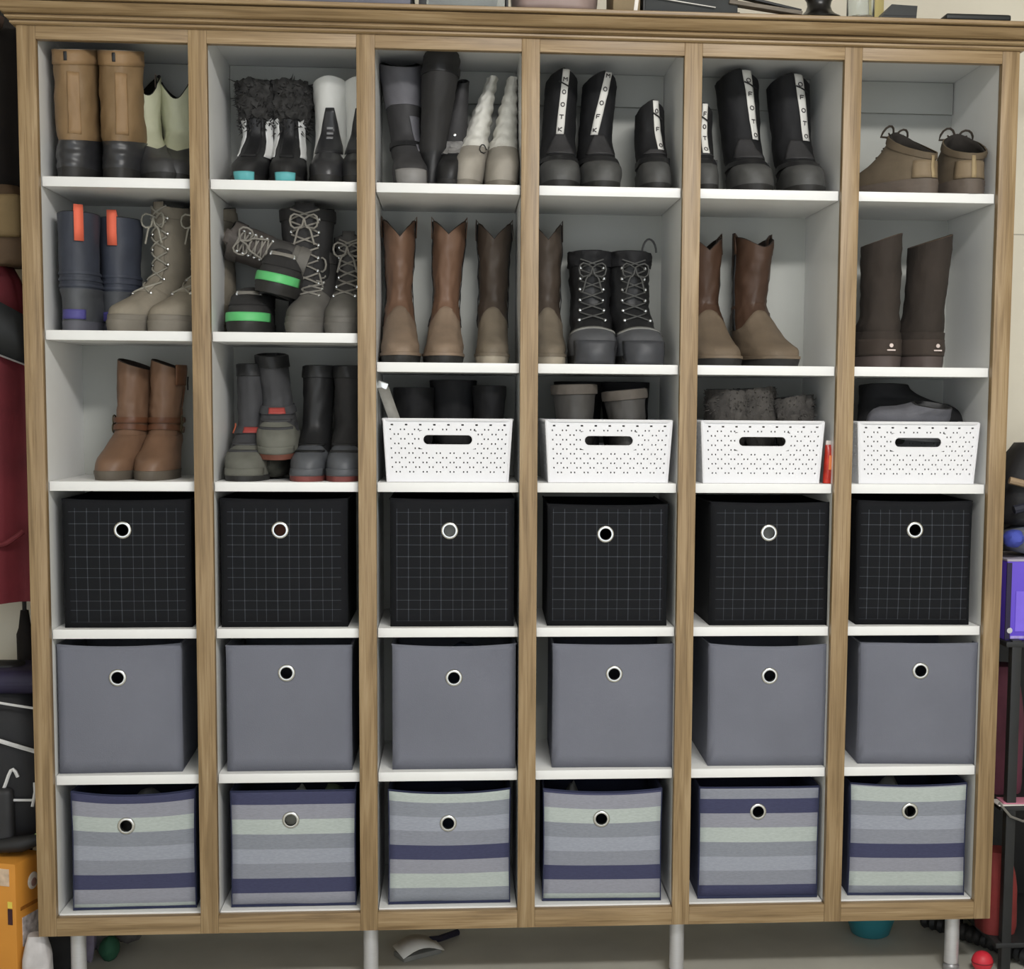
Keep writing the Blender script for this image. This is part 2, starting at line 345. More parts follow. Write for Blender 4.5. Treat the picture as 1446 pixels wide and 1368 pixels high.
# (left px, right px, top px, bottom px, grommet px, yaw)
PL = [(90, 270, 707, 886, (174, 747), .01), (312, 491, 706, 886, (396, 747), .0), (551, 726, 706, 883, (635, 748), .0),
      (773, 942, 714, 884, (855, 753), -.02), (1003, 1171, 711, 885, (1085, 751), .0), (1211, 1369, 709, 882, (1291, 747), -.045)]
GR = [(83, 256, 913, 1089, (167, 954), .03), (320, 497, 912, 1088, (405, 950), .0), (554, 728, 913, 1085, (641, 954), .0),
      (780, 951, 911, 1084, (867, 950), -.025), (1000, 1170, 913, 1085, (1086, 951), -.02), (1214, 1377, 909, 1081, (1299, 946), -.06)]
ST = [(103, 276, 1122, 1290, (179, 1161), .02), (326, 503, 1117, 1291, (411, 1157), .0), (549, 720, 1119, 1286, (633, 1158), .0),
      (767, 933, 1118, 1281, (849, 1152), -.03), (985, 1156, 1112, 1278, (1070, 1145), -.015), (1200, 1361, 1109, 1270, (1284, 1142), -.05)]
STO = [.046, .031, .103, .05, -.002, .089]
thru = {0: 'black hole', 1: 'reddish hole'}
def bins(rows, z, kind):
    for i, (a, b, t0, b0, (gx, gy), yw) in enumerate(rows):
        Y = .042
        p0, p1 = at(a, (t0+b0)/2, Y), at(b, (t0+b0)/2, Y); cx_ = (p0.x+p1.x)/2; wd = min((p1.x-p0.x), .27)
        hh = at((a+b)/2, t0, Y).z - z; g = at(gx, gy, Y)
        sag = {'p': .003, 'g': (.006, .0, .006, .003, .007, .002)[i], 's': (.011, .0, .009, .008, .001, .006)[i]}[kind]
        hh += sag*.8
        if kind == 'p':
            lb = ['black checked fabric bin with metal grommet, leftmost of its row', 'black checked bin whose grommet hole shows something reddish inside',
                  'black checked bin with pale item filling its grommet, under the first basket', 'black checked bin with empty dark grommet hole, under the second white basket',
                  'black checked bin with white item filling its grommet, under the third basket', 'black checked fabric bin with metal grommet, rightmost of its row'][i]
            bin_thing(lb, 'black checked fabric bins', cx_, Y, z+.0005, yw, wd, hh, .262, g.x-cx_, g.z-z, PLAID, BINBLK, BINBLK, sag, False, i+1)
        elif kind == 'g':
            lb = 'plain grey felt cube bin with metal grommet, %s from the left in the grey row' % ORD[i]
            bin_thing(lb, 'grey felt cube bins', cx_, Y, z+.0005, yw, wd, hh, .262, g.x-cx_, g.z-z, GREYF, GREYF, GREYF, sag, False, i+21)
        else:
            lb = ['striped grey and navy bin with sagging top, leftmost in the bottom row', 'striped bin with a navy band along its top and a cream-filled grommet',
                  'striped bin with navy band across its middle, third in the bottom row', 'striped bin with its navy band low down, fourth from the left in the bottom row',
                  'striped bin with navy bands behind the grommet and at its base', 'striped bin with pale top stripe and navy band mid-height, rightmost in the bottom row'][i]
            bin_thing(lb, 'striped fabric bins', cx_, Y, z+.0005, yw, wd, hh, .262, g.x-cx_, g.z-z, stripes(STO[i], 'bin_stripes_%d' % i, wd, hh, sag), BINNAVY, NAVY, sag, True, i+41)
bins(PL, ZD, 'p'); bins(GR, ZE, 'g'); bins(ST, FZ+.003, 's')
# what shows through some of the grommets / over the rims
def lump(name, label, cat, c, r, material, amp=.15, f=30, rot=(0, 0, 0)):
    t = []; n, m = 20, 12
    for i in range(m+1):
        ph = -PI/2+PI*i/m; ring = []
        for j in range(n):
            a = 2*PI*j/n; d = Vector((math.cos(a)*math.cos(ph), math.sin(a)*math.cos(ph), math.sin(ph)))
            k = 1+amp*noise.noise(d*1.7+Vector(c)*f)+amp*.5*noise.noise(d*4+Vector(c)*f)
            ring.append(Vector((d.x*r[0]*k, d.y*r[1]*k, d.z*r[2]*k)))
        t.append(ring)
    o = MB().loft(t).build(name, material); o.location = c; o.rotation_euler = rot; return tag(o, label, cat)
PALE = mat('pale_cloth', (214, 214, 208), 0.8, 0.05, 12, .3, 200)
def in_bin(i, rows, z, label, material):
    a, b, t0, b0, (gx, gy), yw = rows[i]; g = at(gx, gy, .075)
    hz = (g.z - z + .035)/2
    lump('folded_cloth', label, 'cloth', (g.x, .115, z+.004+hz), (.07, .055, hz*1.0), material, .06)
in_bin(2, PL, ZD, 'pale cloth seen through the grommet of the third checked bin', PALE)
in_bin(4, PL, ZD, 'white cloth seen through the grommet of the fifth checked bin', PALE)
in_bin(1, PL, ZD, 'reddish brown cloth seen through the grommet of the second checked bin', mat('reddish_cloth', (130, 84, 68), .8))
in_bin(1, ST, FZ+.006, 'cream cloth seen through the grommet of the second striped bin', mat('cream_cloth', (206, 204, 188), .8))
def peek(px, py, z0, r, label, material, name='cloth_item'):
    p_ = at(px, py, .15); h = (p_.z-z0)/2
    lump(name, label, 'cloth', (p_.x, .16, z0+h), (r, .06, h), material, .12)
peek(205, 1113, FZ+.008, .055, 'grey cloth rising above the rim of the leftmost striped bin', mat('grey_cloth_item', (120, 120, 118), .8))
peek(425, 1109, FZ+.008, .03, 'white paper item sticking out of the second striped bin', PALE)
peek(470, 1108, FZ+.008, .045, 'mossy green cloth rising above the rim of the second striped bin', mat('green_cloth_item', (104, 116, 88), .8))
peek(640, 1112, FZ+.008, .07, 'dark blue cloth above the rim of the third striped bin', mat('dark_blue_cloth', (40, 48, 66), .8))
peek(808, 1107, FZ+.008, .025, 'small grey item at the rim of the fourth striped bin', mat('grey_cloth_item', (120, 120, 118), .8))
peek(1255, 1098, FZ+.008, .05, 'grey cloth rising above the rim of the rightmost striped bin', mat('grey_cloth_item', (120, 120, 118), .8))
peek(655, 908, ZE+.008, .07, 'dark cloth just above the rim of the third grey bin', mat('dark_blue_cloth', (40, 48, 66), .8))

# ------------------------------------------------------------------ white plastic baskets
PLAS = mat('white_plastic', (228, 228, 231), 0.4, 0.015, 6, spec=.5)
BH, BD = .135, .262
def panel(mb, P, nu, nv, slot):
    """P(u,v)->point, u in -.5...5; punched hexagon-weave dots, optional handle slot (cells u0,u1,v0,v1)"""
    def hole(i, j):
        if j < 2 or i < 2 or i > nu-3: return False
        if j == nv-4: return i % 11 in (5, 6)
        if j > nv-6 or j < 4 or j % 3: return False
        o = 0 if (j//3) % 2 else 5
        return (i+o) % 11 in (1, 4)
    for i in range(nu):
        for j in range(nv):
            if slot and slot[0] <= i < slot[1] and slot[2] <= j < slot[3]: continue
            if hole(i, j): continue
            mb.add([P(-.5+i/nu, j/nv), P(-.5+(i+1)/nu, j/nv), P(-.5+(i+1)/nu, (j+1)/nv), P(-.5+i/nu, (j+1)/nv)], [(0, 1, 2, 3)])
    if slot:
        u0, u1, v0, v1 = -.5+slot[0]/nu, -.5+slot[1]/nu, slot[2]/nv, slot[3]/nv
        uc, vc, hu, hv = (u0+u1)/2, (v0+v1)/2, (u1-u0)/2, (v1-v0)/2
        n = 48; out = []; inn = []
        a_, b_ = hu*.88, hv*.56; rr = b_*BH/.28
        for k in range(n):
            t = 2*PI*k/n + PI/n; c, s = math.cos(t), math.sin(t); m = max(abs(c), abs(s)); out.append((uc+hu*c/m, vc+hv*s/m))
            cu = (a_-rr)*max(-1, min(1, c/m*1.0)) if abs(s) >= abs(c) else (a_-rr)*(1 if c > 0 else -1)
            if abs(s) >= abs(c): inn.append((uc+cu, vc+b_*(1 if s > 0 else -1)))
            else:
                aa = s/m*PI/2; inn.append((uc+cu+rr*math.cos(aa)*(1 if c > 0 else -1), vc+b_*math.sin(aa)))
        mid = [P((i_[0]+o_[0])/2, (i_[1]+o_[1])/2) for i_, o_ in zip(inn, out)]
        mb.loft([[P(*q) for q in inn], mid, [P(*q) for q in out]], True)
        return [P(*q) for q in inn]
BASKET = {}
def basket(label, x, y, z, wt, yaw=0):
    t = thing('plastic_basket', label, 'basket', (x, y, z), (0, 0, yaw), 'white weave-pattern baskets')
    tw = .008                                           # taper per side
    def front(u, v): return Vector((u*2*((wt/2)-tw*(1-v)), tw*(1-v), BH*v))
    def back(u, v): return Vector((u*2*((wt/2)-tw*(1-v)), BD-tw*(1-v), BH*v))
    def side(sg): return lambda u, v: Vector((sg*(wt/2-tw*(1-v)), BD/2+u*2*(BD/2-tw*(1-v)), BH*v))
    nu, nv = 99, 40
    for nm, f, sl in (('front_wall', front, (27, 72, 21, 33)), ('back_wall', back, (27, 72, 21, 33))):
        mb = MB(); edge = panel(mb, f, nu, nv, sl); o = mb.build(nm, PLAS, t, False, solid=.0022, off=0)
        if nm == 'front_wall':
            MB().tube(edge, .0016, 6, True).build('handle_rim', PLAS, o)
    for sg in (-1, 1):
        mb = MB(); panel(mb, side(sg), nu, nv, None); mb.build('side_wall', PLAS, t, False, solid=.0022, off=0)
    b = wt/2-tw
    MB().box(-b, b, tw, BD-tw, 0, .003).build('floor_plate', PLAS, t, False)
    q = [(-wt/2, 0), (wt/2, 0), (wt/2, BD), (-wt/2, BD)]; rim = []
    for k in range(4):
        a, c = Vector(q[k]), Vector(q[(k+1) % 4]); cr = .012; dirn = (c-a).normalized()
        rim += [Vector((*(a+dirn*cr), BH)), Vector((*(c-dirn*cr), BH))]
        nx = (Vector(q[(k+2) % 4])-c).normalized()
        rim += [Vector((*(c+(nx-dirn)*cr*.3), BH))]
    rp = MB(); prof = [(-.001, -.004), (.004, -.004), (.0055, .0), (.004, .002), (-.002, .002)]
    cen = Vector((0, BD/2, BH)); rings = []
    for p_ in rim:
        d_ = Vector((1 if p_.x > 0 else -1, 0, 0))*(1 if abs(p_.x) > wt/2-.011 else 0) + Vector((0, 1 if p_.y > BD/2 else -1, 0))*(1 if (p_.y < .011 or p_.y > BD-.011) else 0)
        d_ = d_.normalized() if d_.length else Vector((0, 0, 0)); rings.append([p_ + d_*a + Vector((0, 0, b_)) for a, b_ in prof])
    rings.append(rings[0]); rp.loft(rings, True).build('rim', PLAS, t)
    for sx in (-1, 1):
        for yy in (0, BD):
            s_ = 1 if yy == 0 else -1
            MB().tube([(sx*(wt/2-tw*(1-v)), yy+s_*tw*(1-v), BH*v) for v in (0, .5, 1)], .003, 8).build('corner_post', PLAS, t)
    return t
BK = [(538, 726, 638, 'white weave-pattern basket holding black boots and a grey strap'),
      (765, 954, 640, 'white weave-pattern basket holding two dark padded-collar shoes'),
      (988, 1165, 641, 'white weave-pattern basket with fuzzy grey slippers and a red packet beside it'),
      (1209, 1384, 642, 'white weave-pattern basket holding a grey and a black sneaker, rightmost')]
BKX = []
for a, b, yy, lb in BK:
    p0, p1 = at(a, yy, .028), at(b, yy, .028); BKX.append((p0.x+p1.x)/2)
    basket(lb, (p0.x+p1.x)/2, .03, ZC+.0005, min(p1.x-p0.x, .281)-.008)

# ------------------------------------------------------------------ footwear
NTH = 48
def pchip(xs, ys):
    n = len(xs); h = [xs[i+1]-xs[i] for i in range(n-1)]; d = [(ys[i+1]-ys[i])/h[i] for i in range(n-1)]; m = [0]*n
    m[0], m[-1] = d[0], d[-1]
    for i in range(1, n-1):
        if d[i-1]*d[i] > 0:
            w1, w2 = 2*h[i]+h[i-1], h[i]+2*h[i-1]; m[i] = (w1+w2)/(w1/d[i-1]+w2/d[i])
    def f(x):
        x = min(max(x, xs[0]), xs[-1]); i = 0
        while i < n-2 and x > xs[i+1]: i += 1
        t = (x-xs[i])/h[i]
        return (ys[i]*(1+2*t)*(1-t)**2 + m[i]*h[i]*t*(1-t)**2 + ys[i+1]*t*t*(3-2*t) + m[i+1]*h[i]*t*t*(t-1))
    return f
def prof(L, wf, wa, wt, h, toe=.055, inst=.135, ank=.13, top=.13, n=2.3, heel_in=.0, toe_w=1.0, pointy=0.0):
    """foot and shaft profile: (z, heel y, toe y, half width, taper, exponent)"""
    a = -.5*L+ank; tf = .5*L
    def fr(k): return .43*L + (a-.43*L)*k
    R = [(0, -.5*L, tf*.975, wf*.93, .10, n), (toe*.33, -.5*L, tf, wf*.98, .12, n), (toe*.66, -.495*L, tf*.965, wf, .12, n), (toe*.88, -.49*L, tf*.90, wf*.985, .11, n),
         (toe*1.05, -.487*L, fr(.12), wf*.95, .10, n),
         (toe+.22*(inst-toe), -.483*L+heel_in*.5, fr(.38), wf*.90, .07, 2.25), (toe+.45*(inst-toe), -.48*L+heel_in, fr(.65), (wf*.5+wa*.5), .04, 2.2),
         (toe+.72*(inst-toe), -.478*L+heel_in, fr(.87), (wf*.18+wa*.82), .02, 2.15), (inst, -.48*L+heel_in, a, wa, 0, 2.1)]
    if h > inst+.02:
        R += [(inst+.35*(h-inst), -.487*L+heel_in*.6, a+.35*(top-ank), wa+.35*(wt-wa), 0, 2.05), (h, -.495*L, -.5*L+top, wt, 0, 2.0), (h+.03, -.495*L, -.5*L+top, wt, 0, 2.0)]
    else:
        R += [(h+.03, -.48*L+heel_in, a-.01, wa*.98, 0, 2.1)]
    z = [r[0] for r in R]; return [pchip(z, [r[k] for r in R]) for k in range(1, 6)]
def spw(v, e): return math.copysign(abs(v)**e, v)
class Boot:
    def __init__(s, name, label, loc, rot, PR, h, lean=(0, 0), group=None, wob=.0015, seed=0, cat='boot', lean_p=1.3, slouch=0.0, crease=0.0, crease_z=.12):
        s.t = thing(name, label, cat, loc, rot, group); s.P = PR; s.h = h; s.lean = lean; s.wob = wob; s.seed = seed; s.lp = lean_p; s.sl = slouch; s.cr = crease; s.cz = crease_z
    def at(s, th, z, off=0.0):
        yb, yf, w_, tp, n = (f(z) for f in s.P); c, q = math.cos(th), math.sin(th); e = 2/n
        cy, sx = spw(c, e), spw(q, e)
        v = (yb+yf)/2 + ((yf-yb)/2+off)*cy; x = (w_+off)*sx*(1+tp*cy)
        k = max(0, z/s.h)**s.lp
        wb_ = s.wob*(noise.noise(Vector((c*2.2+s.seed*3.1, q*2.2, z*28)))*1.0 + .6*noise.noise(Vector((c*5+s.seed, q*5, z*60))))
        if s.sl: wb_ += s.sl*math.sin(z*240+2*noise.noise(Vector((c*2, q*2, z*10+s.seed))))*min(1, max(0, (z-.07)/.03))
        if s.cr: wb_ += s.cr*math.sin(z*2*PI/.0135+1.5*noise.noise(Vector((sx*1.5, cy*1.5, s.seed))))*math.exp(-((z-s.cz)/.022)**2)
        x += wb_*sx; v += wb_*cy
        return Vector((x + s.lean[0]*k, -(v) + s.lean[1]*k, z))
    def part(s, name, m, lo, hi, off=0.0, rings=10, cap=False, lip=True, label=None, ridge=None, noise_amp=0.0, parent=None):
        f0 = lo if callable(lo) else (lambda th: lo); f1 = hi if callable(hi) else (lambda th: hi); R = []
        for i in range(rings+1):
            t = i/rings; ring = []
            for j in range(NTH):
                th = 2*PI*j/NTH; z = f0(th)+(f1(th)-f0(th))*t; o = off
                if ridge: o += ridge[1]*math.sin(z*2*PI/ridge[0])
                p_ = s.at(th, z, o)
                if noise_amp: p_ += noise_amp*Vector((noise.noise(p_*90), noise.noise(p_*90+Vector((9, 0, 0))), noise.noise(p_*90+Vector((0, 9, 0)))))
                ring.append(p_)
            R.append(ring)
        if lip and off > 0:
            R.append([s.at(2*PI*j/NTH, f1(2*PI*j/NTH)+.0015, -.002) for j in range(NTH)])
            if not cap: R.insert(0, [s.at(2*PI*j/NTH, f0(2*PI*j/NTH)-.001, -.002) for j in range(NTH)])
        mb = MB().loft(R, True, cap, False); return mb.build(name, m, parent or s.t, label=label, angle=50)
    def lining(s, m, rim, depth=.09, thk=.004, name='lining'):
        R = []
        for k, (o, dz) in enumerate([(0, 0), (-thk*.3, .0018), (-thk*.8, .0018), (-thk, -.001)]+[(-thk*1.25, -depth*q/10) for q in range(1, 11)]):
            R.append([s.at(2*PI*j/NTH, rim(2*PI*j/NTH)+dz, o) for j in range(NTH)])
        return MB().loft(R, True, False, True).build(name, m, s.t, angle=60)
    def patch(s, name, m, th0, th1, z0, z1, off=.002, nt=10, nz=12, parent=None, th0b=None, th1b=None, label=None, thick=.0015):
        """surface patch; th0b/th1b are the angles at its top"""
        th0b = th0 if th0b is None else th0b; th1b = th1 if th1b is None else th1b; R = []
        g0 = z0 if callable(z0) else (lambda th: z0); g1 = z1 if callable(z1) else (lambda th: z1)
        for i in range(nz+1):
            t = i/nz; a, b = th0+(th0b-th0)*t, th1+(th1b-th1)*t
            R.append([s.at(a+(b-a)*k/nt, g0(a+(b-a)*k/nt)*(1-t)+g1(a+(b-a)*k/nt)*t, off) for k in range(nt+1)])
        return MB().loft(R, False).build(name, m, parent or s.t, solid=thick, off=0, label=label)
    def band(s, name, m, zc, hh, off=.003, tilt=0.0, parent=None):
        R = [[s.at(2*PI*j/NTH, zc+tilt*math.cos(2*PI*j/NTH)+dz, o) for j in range(NTH)] for dz, o in ((-hh, 0), (-hh, off), (0, off*1.25), (hh, off), (hh, 0))]
        return MB().loft(R, True).build(name, m, parent or s.t)
    def laces(s, m, z0, z1, k, th=.55, r=.0022, off=.004, eye=None, bow=True):
        for i in range(k):
            z = z0+(z1-z0)*i/(k-1); zn = z0+(z1-z0)*(i+.8)/(k-1)
            for sg in (-1, 1):
                MB().tube([s.at(sg*th*(1-2*q/6), z+(zn-z)*q/6, off+.002*math.sin(PI*q/6)) for q in range(7)], r, 6).build('lace', m, s.t)
                if eye: MB().lathe([(.002, -.002), (.0042, 0), (.002, .002)], 10, 'y', s.at(sg*th, z, off)).build('eyelet', eye, s.t)
        if bow:
            c = s.at(0, z1, off+.002)
            for sg in (-1, 1):
                MB().tube([c+Vector((sg*.03*math.sin(q*PI/8), -.012*math.sin(q*PI/8), .012*math.sin(q*PI/4)-.012*q/8)) for q in range(9)], r, 6).build('lace_loop', m, s.t)
                MB().tube([c+Vector((sg*.022*q/6, -.010, -.05*q/6-.006*math.sin(q*1.3))) for q in range(7)], r, 6).build('lace_end', m, s.t)
    def loop(s, name, m, th, z, wdt=.009, hgt=.028, off=.003, ht=0.0):
        """a pull strap: flat loop standing over the rim at angle th"""
        b = s.at(th, z-hgt, off); tpt = s.at(th, z, off)+Vector((0, 0, .012+ht)); c = s.at(th, z-hgt, -.006)
        dth = Vector((s.at(th+.15, z) - s.at(th-.15, z))).normalized()*wdt
        path = [b, s.at(th, z-hgt*.5, off+.001), s.at(th, z, off), tpt, s.at(th, z, -.006), c]
        return MB().loft([[p_-dth, p_+dth] for p_ in path], False).build(name, m, s.t, solid=.0018, off=0)
def place(px, py, Y, L, yaw, anchor):
    """where the foot's middle stands when its front-most point is at (px) and depth Y"""
    p_ = at(px, py, Y); tv = Vector((math.sin(yaw), -math.cos(yaw)))
    if anchor == 'toe': return p_.x - tv.x*L*.42, Y - tv.y*L*.5
    if anchor == 'heel': return p_.x + tv.x*L*.42, Y + tv.y*L*.5
    return p_.x, Y
SOLEB = mat('dark_sole_rubber', (38, 37, 36), .6, .2, 25, .2, 90)

# --- tan and black pac boots, backs to the viewer
TAN = mat('tan_leather', (126, 102, 72), .6, .14, 14, .2, 120); TAN2 = mat('tan_leather_light', (136, 109, 77), .6, .12, 14, .2)
RUB = mat('black_pac_rubber', (48, 48, 50), .35, .12, 25); FLEECE = mat('grey_fleece', (150, 144, 134), .95, .12, 80, .5, 300)
for k, (px, lb) in enumerate(((101, 'tall tan leather pac boot with black rubber foot, against the left side of the cabinet'), (162, 'tall tan leather pac boot with black rubber foot, beside the cream western boot'))):
    L = .27; x, y = place(px, 240, .028, L, PI, 'heel'); h = .282
    B = Boot('pac_boot', lb, (x, y, ZA), (0, 0, PI+(.04 if k else -.03)), prof(L, .0465, .0430, .0440, h, .06, .14, .125, .125, 2.5), h, group='tan pac boots', seed=k, wob=.003)
    rim = lambda th: .2725+.0145*math.cos(th)
    B.part('sole', SOLEB, 0, .022, .003, 5, True); B.part('rubber_foot', RUB, .022, lambda th: .088+.012*math.cos(th), .0028, 16, ridge=(.022, .0008))
    B.part('shaft', TAN, lambda th: .088+.012*math.cos(th), rim, 0, 18); B.lining(FLEECE, rim)
    B.patch('heel_strip', TAN2, PI-.05, PI+.5, .09, .215, .0006, thick=.0008); B.patch('collar', TAN2, 0, 2*PI, lambda th: rim(th)-.03, rim, .0016, 40, 3)
    B.patch('pull_slot', DARKIN, PI-.14, PI+.0, .236, .254, .0032, 3, 5)

# --- cream western boots with black feet
CREAM = mat('cream_leather', (205, 206, 178), .55, .07, 12, .12, 120); GREYF2 = mat('dusty_black_leather', (62, 62, 63), .5, .25, 14, .2)
for k, (px, yaw, lb) in enumerate(((222, .42, 'cream western boot with black foot and notched top, in full view'), (270, .42, 'cream western boot with black foot, mostly behind the cabinet upright'))):
    L = .26; x, y = place(px, 240, .05, L, yaw, 'toe'); h = .25
    x = xat(216, 240, .15) if k == 0 else COLX[0]+O-.052
    B = Boot('western_boot', lb, (x, (.155, .18)[k], ZA), (0, 0, (yaw, .1)[k]), prof(L, .042, .037, .042, h, .05, .13, .115, .135, 2.2), h, lean=(-.012, 0), group='cream western boots', seed=11+k, crease=.0012, wob=.003)
    rim = lambda th: h-.055*max(0, math.cos(th))**3-.03*max(0, -math.cos(th))**3
    vb = lambda th: .085+.02*abs(math.sin(th))-.01*math.cos(th)
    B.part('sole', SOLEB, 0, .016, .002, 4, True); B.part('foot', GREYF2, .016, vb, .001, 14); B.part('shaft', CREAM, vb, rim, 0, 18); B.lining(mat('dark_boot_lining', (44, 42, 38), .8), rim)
    B.patch('side_seam', mat('seam_piping', (120, 118, 98), .6), 1.5, 1.62, vb, rim, .0016, 2); B.patch('side_seam', mat('seam_piping', (120, 118, 98), .6), -1.62, -1.5, vb, rim, .0016, 2)
    B.loop('pull_strap', mat('pink_strap', (196, 176, 164), .7), -1.57, h-.004, .012, .03)

# --- fur-trimmed black boots with turquoise toes
BLK = mat('black_leather', (33, 33, 34), .5, .2, 16, .2, 120); FUR = mat('black_grey_fur', (52, 51, 50), .95, .45, 60, .4, 300); TEAL = mat('turquoise_rubber', (92, 168, 172), .5, .06)
OFFW = mat('off_white_nylon', (212, 212, 210), .6, .05, 14, .15)
def fur(B, m, z0, z1, n, ln, r=.0016, spread=1.0):
    mb = MB(); rn = random.Random(B.seed*7+1)
    for _ in range(n):
        th = rn.uniform(0, 2*PI); z = rn.uniform(z0, z1); p0 = B.at(th, z, -.001); p1 = B.at(th, z, .012*spread)
        d = (p1-p0).normalized(); tip = p0 + d*ln*rn.uniform(.4, .9) + Vector((rn.uniform(-.5, .5), rn.uniform(-.5, .5), rn.uniform(-.9, .7)))*ln
        s_ = d.orthogonal().normalized()*r*1.6; q = d.cross(s_).normalized()*r*1.6
        mb.add([p0+s_, p0-s_*.5+q, p0-s_*.5-q, tip], [(0, 1, 3), (1, 2, 3), (2, 0, 3)])
    return mb.build('fur_tufts', m, B.t, False, kind='stuff')
for k, (px, lb) in enumerate(((348, 'fur-topped black boot with turquoise toe, nearer the left wall of its cubby'), (398, 'fur-topped black boot with turquoise toe, beside the white snow boot'))):
    L = .25; x, y = place(px, 245, .035, L, 0, 'toe'); h = .248
    B = Boot('fur_boot', lb, (x, y, ZA), (0, 0, (-.05, .05)[k]), prof(L, .039, .034, .045, h, .05, .12, .11, .125), h, lean=(.0, 0), group='fur-topped black boots', seed=21+k, wob=.003)
    rim = lambda th: h-.012
    B.part('sole', SOLEB, 0, .014, .002, 4, True); B.part('foot', BLK, .014, .09, .0, 12); B.part('shaft', BLK, .09, .17, 0, 8); B.part('fur_cuff', FUR, .155, rim, .006, 14, noise_amp=.011); B.lining(FUR, rim, .06)
    fur(B, FUR, .13, .236, 620, .018)
    B.patch('toe_bumper', TEAL, -.42, .42, .0, .020, .0035, 12, 4)
    for sg in (-1, 1): B.patch('side_panel', OFFW, sg*.75, sg*1.35, .065, .17, .0022, 6, 10, th0b=sg*.5, th1b=sg*1.1)
    B.patch('front_panel', mat('black_nylon', (26, 26, 28), .55), -.35, .35, .06, .165, .003, 8, 10)

# --- white snow boots with black toes
SNOWW = mat('white_snow_nylon', (224, 224, 220), .55, .03, 14, .1)
for k, (px, lb) in enumerate(((459, 'white snow boot with black toe and front strap, in full view'), (503, 'white snow boot with black toe, half hidden by the cabinet upright'))):
    L = .25; x, y = place(px, 245, .04, L, 0, 'toe'); h = .246
    B = Boot('snow_boot', lb, (x, y, ZA), (0, 0, 0), prof(L, .040, .036, .042, h, .055, .13, .12, .135), h, group='white snow boots', seed=31+k, wob=.002)
    rim = lambda th: h-.01*abs(math.sin(th))**2
    vb = lambda th: .045+.05*max(0, math.cos(th))**2
    B.part('sole', SOLEB, 0, .018, .002, 4, True); B.part('toe_shell', RUB, .018, vb, .001, 12); B.part('shaft', SNOWW, vb, rim, 0, 18); B.lining(SNOWW, rim)
    B.patch('front_strap', RUB, -.85, .85, .075, .180, .002, 10, 10, th0b=-.22, th1b=.22)
    for q in range(3): B.patch('lace_keeper', mat('silver_print', (150, 150, 152), .4), -.16, .16, .112+q*.011, .117+q*.011, .0042, 4, 2)

# --- third cubby of the top row: leaning dark boots, a fur-cuffed bootie and two slouch boots
CHARC = mat('near_black_nylon', (44, 43, 43), .75, .18, 20, .2); DGREY = mat('charcoal_nylon', (58, 57, 58), .7, .18, 20, .2); MGREY = mat('mid_grey_nylon', (106, 105, 110), .7, .12, 20, .15); LGREY = mat('light_grey_rubber', (130, 128, 126), .55, .1)
L = .25; x, y = place(578, 250, .03, L, 0, 'toe'); h = .286
B = Boot('winter_boot', 'grey and charcoal winter boot leaning left with pale toe cap', (x, y, ZA), (0, 0, .05), prof(L, .039, .037, .046, h, .05, .13, .12, .135), h, lean=(-.022, 0), seed=41, wob=.002)
rim = lambda th: h-.02*math.cos(th)
B.part('sole', SOLEB, 0, .012, .002, 4, True); B.part('foot', DGREY, .012, .10, 0, 12); B.part('shaft', DGREY, .10, .19, 0, 10); B.part('cuff', MGREY, .19, rim, .002, 10); B.lining(DARKIN, rim)
B.patch('toe_cap', LGREY, -.75, .75, .0, .033, .003, 12, 6); B.patch('side_flash', MGREY, .45, .95, .085, .165, .0022, 6, 8, th0b=.15, th1b=.8)
B.band('ankle_strap', DARKIN, .105, .006, .003)
L = .22; x = xat(610, 250, .2); h = .285
B = Boot('winter_boot', 'wide dark charcoal boot standing behind, flaring towards its top', (x, .2, ZA), (0, 0, PI), prof(L, .036, .031, .041, h, .05, .13, .12, .14), h, lean=(-.022, .01), seed=42, wob=.003)
rim = lambda th: h-.01*math.cos(th)
B.part('sole', SOLEB, 0, .014, .002, 4, True); B.part('foot', BLK, .014, .08, 0, 10); B.part('shaft', CHARC, .08, rim, 0, 18); B.lining(DARKIN, rim)
B.band('top_binding', BLK, h-.03, .008, .002)
L = .2; x, y = place(634, 250, .03, L, 0, 'toe'); h = .25
B = Boot('fur_cuff_bootie', 'black bootie with grey fur cuff and pointed dark shaft', (x, y, ZA), (0, 0, 0), prof(L, .030, .030, .014, h, .055, .105, .10, .06), h, lean=(.03, 0), seed=43, wob=.0015)
rim = lambda th: h-.01*math.cos(th)
FURG = mat('grey_fur', (128, 126, 124), .95, .2, 70, .5, 300)
B.part('sole', SOLEB, 0, .012, .002, 4, True); B.part('foot', BLK, .012, .082, 0, 10); B.part('fur_cuff', FURG, .076, lambda th: .100+.008*math.cos(th), .006, 8, noise_amp=.005); fur(B, FURG, .078, .104, 260, .008, .001)
B.part('shaft', DGREY, .097, rim, 0, 16); B.lining(DARKIN, rim, .05)
MB().lathe([(0, -.003), (.003, -.002), (.004, 0)], 10, 'y', B.at(0, .122, .002)).build('snap', CHROME, B.t)
TAUPE = mat('taupe_suede', (152, 146, 136), .85, .08, 20, .25, 200); RUCH = mat('cream_ruched_knit', (214, 212, 204), .85, .06, 30, .3, 200)
